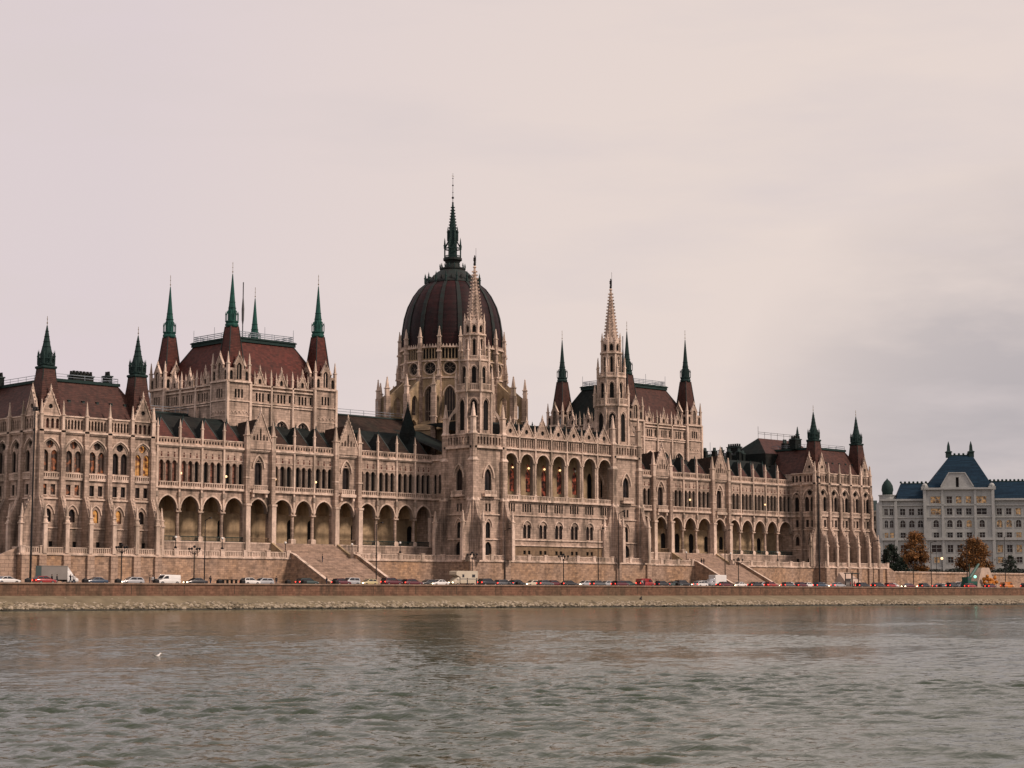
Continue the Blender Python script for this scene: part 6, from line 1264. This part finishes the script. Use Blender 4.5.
ce = hip('roof', pu(925), pu(994), -22, 1.2, pz(489), pu(953), pu(975.5), pz(454), vr=-8)
for px in (951.6, 974.3):
    x, y, _ = FP.p(pu(px), -8, 0); m = MB(); m.sq(x, y, [(.85, pz(456)), (.85, pz(451)), (1.05, pz(450.8)), (1.05, pz(450)), (.5, pz(449)), (.4, pz(444)), (.05, pz(439.5))], 'copper_dark', .8); m.build('roof_turret', ce, porg)
for u in (924.5, 991.5): x, y, _ = FP.p(pu(u), 1, 0); m = MB(); m.box(FP, pu(u) - 1.2, pu(u) + 1.2, 0, 1.8, pz(490), pz(486.5), 'palace_wall'); m.ball((x, y, pz(486)), 1.0, 'palace_wall'); m.build('parapet_vase', pal, porg)
x, y, _ = FP.p(pu(888), -4, 0); m = MB(); m.lathe(x, y, [(2.9, pz(500.5)), (2.9, pz(495)), (3.2, pz(494.8)), (3.2, pz(494))], 14, 'palace_wall'); m.build('drum', pal, porg)
m = MB(); m.lathe(x, y, [(1.8, pz(494)), (1.8, pz(491.5)), (2.05, pz(489)), (1.85, pz(484.5)), (1.1, pz(480.5)), (.3, pz(478.3)), (.05, pz(477))], 14, 'copper_dark'); m.build('dome', pal, porg, True)
bl = empty('apartment_building', FP.p(pu(872), -30, 8.8), 'narrow beige block seen between the farthest pavilion and the grey palace', 'building'); bo = tuple(bl.location)
m = MB(); us = [pu(x) for x in (860, 866, 872, 878)]; hs = [rect(u, 1.3, pz(py + 7), pz(py)) for u in us for py in (512, 525, 538, 551)]; m.plate(FP, [(pu(850), 8), (pu(881.5), 8), (pu(881.5), pz(506)), (pu(850), pz(506))], hs, -30, 'block_wall', .35)
for py in (508, 519, 532, 545): m.box(FP, pu(850), pu(881.5), -29.99, -29.5, pz(py), pz(py) + .5, 'block_wall')
m.quad(FP.p(pu(850), -30, 8), FP.p(pu(850), -50, 8), FP.p(pu(850), -50, pz(506)), FP.p(pu(850), -30, pz(506)), 'block_wall'); m.build('wall', bl, bo)
for h in hs: window(bl, 'window', FP, [h], -30.3, 'glass', (.5,), (), 'block_wall', .12, bo)
m = MB(); m.add([FP.p(pu(850), -29.6, pz(506)), FP.p(pu(882), -29.6, pz(506)), FP.p(pu(882), -34, pz(495)), FP.p(pu(850), -34, pz(495)), FP.p(pu(882), -50, pz(495)), FP.p(pu(850), -50, pz(495))], [(0, 1, 2, 3), (3, 2, 4, 5)], 'roof_metal'); m.build('roof', bl, bo)
# ---- trees, hedge, street things in front of the palace
def tree(px, base, w_, h_, depth, mats, label, n=2600, name='tree', cz0=.2):
    F = Fr(-313.56 + .6982 * depth, -314.18 + .7159 * depth, .7159, -.6982, -.6982, -.7159); u = (px - 512) * depth / 1866.9; x, y, _ = F.p(u, 0, 0); r = empty(name, (x, y, base), label, 'tree'); o_ = tuple(r.location)
    m = MB(); m.tube((x, y, base - .2), (x, y, base + h_ * .45), w_ * .035 + .1, 'bark', 8, w_ * .02 + .05)
    limbs = []
    for i in range(9):
        a = i * 2.4; zz = base + h_ * (.25 + .04 * i); q = (x + cos(a) * w_ * .3, y + sin(a) * w_ * .3, zz + h_ * .28); m.tube((x, y, zz), q, .11, 'bark', 5, .04); limbs.append(q)
        for j in range(3): a2 = a + RND.uniform(-.9, .9); m.tube(q, (q[0] + cos(a2) * w_ * .14, q[1] + sin(a2) * w_ * .14, q[2] + h_ * .12), .045, 'bark', 4, .015)
    m.build('trunk', r, o_); c = MB(); cl = []
    for i in range(60):
        a = RND.uniform(0, 2 * pi); t = RND.uniform(0, 1); rr = w_ * .5 * sqrt(RND.random()) * (sin(pi * min(1, t * .8 + .22)) ** .6); cl.append((x + rr * cos(a), y + rr * sin(a), base + h_ * (cz0 + (.93 - cz0) * t), w_ * RND.uniform(.09, .17)))
    for i in range(n):
        k = RND.choice(cl); 
        dx, dy, dz = [RND.gauss(0, .55) for _ in range(3)]; px_, py_, pz_ = k[0] + dx * k[3], k[1] + dy * k[3], k[2] + dz * k[3] * .9; s = RND.uniform(.14, .34)
        a, b_ = Vector([RND.gauss(0, 1) for _ in range(3)]).normalized() * s, Vector([RND.gauss(0, 1) for _ in range(3)]).normalized() * s; P_ = Vector((px_, py_, pz_))
        c.add([tuple(P_ - a), tuple(P_ + b_), tuple(P_ + a), tuple(P_ - b_)], [(0, 1, 2, 3)], mats[0] if RND.random() < .6 else mats[1])
    c.build('crown', r, o_)
tree(913, 9, 9.4, 14.2, 605, ('leaf_autumn', 'leaf_autumn_dark'), 'brown autumn tree before the left wing of the grey palace', 9000, cz0=.06)
tree(971.5, 9, 10.6, 12.0, 605, ('leaf_autumn', 'leaf_autumn_dark'), 'wider brown autumn tree before the centre of the grey palace', 10500, cz0=.06)
tree(890, 8.8, 5.6, 10.2, 590, ('leaf_dark', 'leaf_dark'), 'dark evergreen tree between the farthest pavilion and palace', 3200, cz0=.02)
tree(884.5, 8.8, 4.4, 8.0, 582, ('leaf_dark', 'leaf_dark'), 'low dark evergreen touching the farthest pavilion', 2200, cz0=.02)
tree(899, 8.8, 4.0, 6.0, 600, ('leaf_dark', 'leaf_dark'), 'small dark shrub like tree left of the first autumn tree', 1600, cz0=.02)
tree(1008, 8.8, 5.4, 7.0, 612, ('leaf_dark', 'hedge_leaf'), 'thin dark tree before the right wing of the palace', 900, cz0=.1)
h_ = MB()
for i in range(9000):
    t = RND.random(); u = 115 + 75 * t; x, y, _ = Fr(-313.56 + .6982 * 598, -314.18 + .7159 * 598, .7159, -.6982, -.6982, -.7159).p(u, RND.uniform(-1, 1), 0); z = 8.8 + RND.random() * (1.7 + .35 * sin(u * .9) + .3 * sin(u * .37)); s = RND.uniform(.12, .3)
    a, b_ = Vector([RND.gauss(0, 1) for _ in range(3)]).normalized() * s, Vector([RND.gauss(0, 1) for _ in range(3)]).normalized() * s; P_ = Vector((x, y, z)); h_.add([tuple(P_ - a), tuple(P_ + b_), tuple(P_ + a), tuple(P_ - b_)], [(0, 1, 2, 3)], 'hedge_leaf')
tag(h_.build('hedge'), 'long dark hedge running in front of the grey palace', 'hedge')
FQ = Fr(-313.56 + .6982 * 594, -314.18 + .7159 * 594, .7159, -.6982, -.6982, -.7159)
for px, zt, gl, lab in ((940, 13.8, 1, 'lit globe street lamp between the two autumn trees'), (934.5, 18, 0, 'thin dark pole just left of the lit globe lamp')):
    x, y, _ = FQ.p((px - 512) * 594 / 1866.9, 0, 0); r = empty('street_lamp', (x, y, 8.8), lab, 'street lamp'); o_ = tuple(r.location); m = MB(); m.tube((x, y, 8.8), (x, y, zt), .1, 'iron', 6, .07); m.build('pole', r, o_); m = MB(); m.ball((x, y, zt + .35), .42 if gl else .2, 'lamp_glow' if gl else 'iron'); m.build('globe', r, o_)

# ------------------------------------------------------------------ light, sky, camera
SUN_EL, SUN_AZ = 40, 155          # azimuth clockwise from +y: the veiled sun stands over the river, right of the camera
wd = bpy.data.worlds.new('World'); S.world = wd; wd.use_nodes = True; nt = wd.node_tree; nt.nodes.clear()
out = nd(nt, 'ShaderNodeOutputWorld'); sk = nd(nt, 'ShaderNodeTexSky', sky_type='NISHITA'); sk.sun_disc = False; sk.sun_elevation = radians(SUN_EL); sk.sun_rotation = radians(SUN_AZ)
bg1 = nd(nt, 'ShaderNodeBackground'); bg1.inputs['Strength'].default_value = .05; nt.links.new(sk.outputs[0], bg1.inputs['Color'])
tc = nd(nt, 'ShaderNodeTexCoord'); sp = nd(nt, 'ShaderNodeSeparateXYZ'); nt.links.new(tc.outputs['Generated'], sp.inputs[0])
def vm(rot, sc):
    mp = nd(nt, 'ShaderNodeMapping'); mp.inputs['Rotation'].default_value = rot; mp.inputs['Scale'].default_value = sc; nt.links.new(tc.outputs['Generated'], mp.inputs['Vector']); return mp.outputs['Vector']
up = ramp(nt, sp.outputs[2], .0, .42)
def dirdot(az, el):
    v = nd(nt, 'ShaderNodeVectorMath', operation='DOT_PRODUCT'); nt.links.new(tc.outputs['Generated'], v.inputs[0]); a, e = radians(az), radians(el); v.inputs[1].default_value = (sin(a) * cos(e), cos(a) * cos(e), sin(e)); return v.outputs['Value']
c = mix(nt, up, (.765, .645, .63), (.775, .68, .70)); left = ramp(nt, dirdot(20, 16), .62, .99); c = mix(nt, left, c, (.74, .63, .66))                       # pale cream low down, pinkish grey higher
c = mix(nt, ramp(nt, noise(nt, vm((0, 0, 0), (1, 1, 2.6)), 1.6, 4, .45), .42, .75), c, (.745, .65, .655))
warm = ramp(nt, dirdot(54, 11), .93, .9995); c = mix(nt, warm, c, (.82, .70, .645))
grey = ramp(nt, dirdot(60.5, 3.2), .984, .9998); gn = nd(nt, 'ShaderNodeMath', operation='MULTIPLY'); nt.links.new(grey, gn.inputs[0]); nt.links.new(ramp(nt, noise(nt, vm((0, 0, .3), (1, 1, 3.0)), 5.0, 6, .55), .28, .55), gn.inputs[1])
c = mix(nt, gn.outputs[0], c, (.48, .44, .455))
c = mix(nt, ramp(nt, noise(nt, vm((.3, 0, 1), (1, 1, 4.5)), 4.2, 6, .55), .46, .78), c, (.725, .635, .625))
bg2 = nd(nt, 'ShaderNodeBackground'); bg2.inputs['Strength'].default_value = SKY_S; nt.links.new(c, bg2.inputs['Color'])
mx = nd(nt, 'ShaderNodeMixShader'); mx.inputs[0].default_value = .96; nt.links.new(bg1.outputs[0], mx.inputs[1]); nt.links.new(bg2.outputs[0], mx.inputs[2]); nt.links.new(mx.outputs[0], out.inputs['Surface'])
sl = bpy.data.lights.new('sun', 'SUN'); sl.energy = SUN_E; sl.angle = radians(9); sl.color = (1, .80, .68); so = bpy.data.objects.new('sun', sl); COL.objects.link(so)
a, e = radians(SUN_AZ), radians(SUN_EL); d_ = Vector((sin(a) * cos(e), cos(a) * cos(e), sin(e))); so.rotation_euler = d_.to_track_quat('Z', 'Y').to_euler(); so.location = (0, -100, 200)
cam = bpy.data.cameras.new('camera'); co = bpy.data.objects.new('camera', cam); COL.objects.link(co); S.camera = co
cam.sensor_width = 36; cam.lens = 1866.9 / 1024 * 36; cam.clip_start = .5; cam.clip_end = 12000
co.location = (-313.5625, -314.1843, 2.7014); co.rotation_euler = (radians(90 + 6.443), 0, radians(-44.281))
S.render.resolution_x, S.render.resolution_y = 1024, 768
vs_ = S.view_settings; vs_.view_transform = 'Standard'; vs_.look = 'None'; vs_.exposure = EXPO; vs_.gamma = 1; vs_.use_curve_mapping = False
S.cycles.max_bounces = 5; S.cycles.diffuse_bounces = 3; S.cycles.glossy_bounces = 3; S.cycles.use_denoising = True
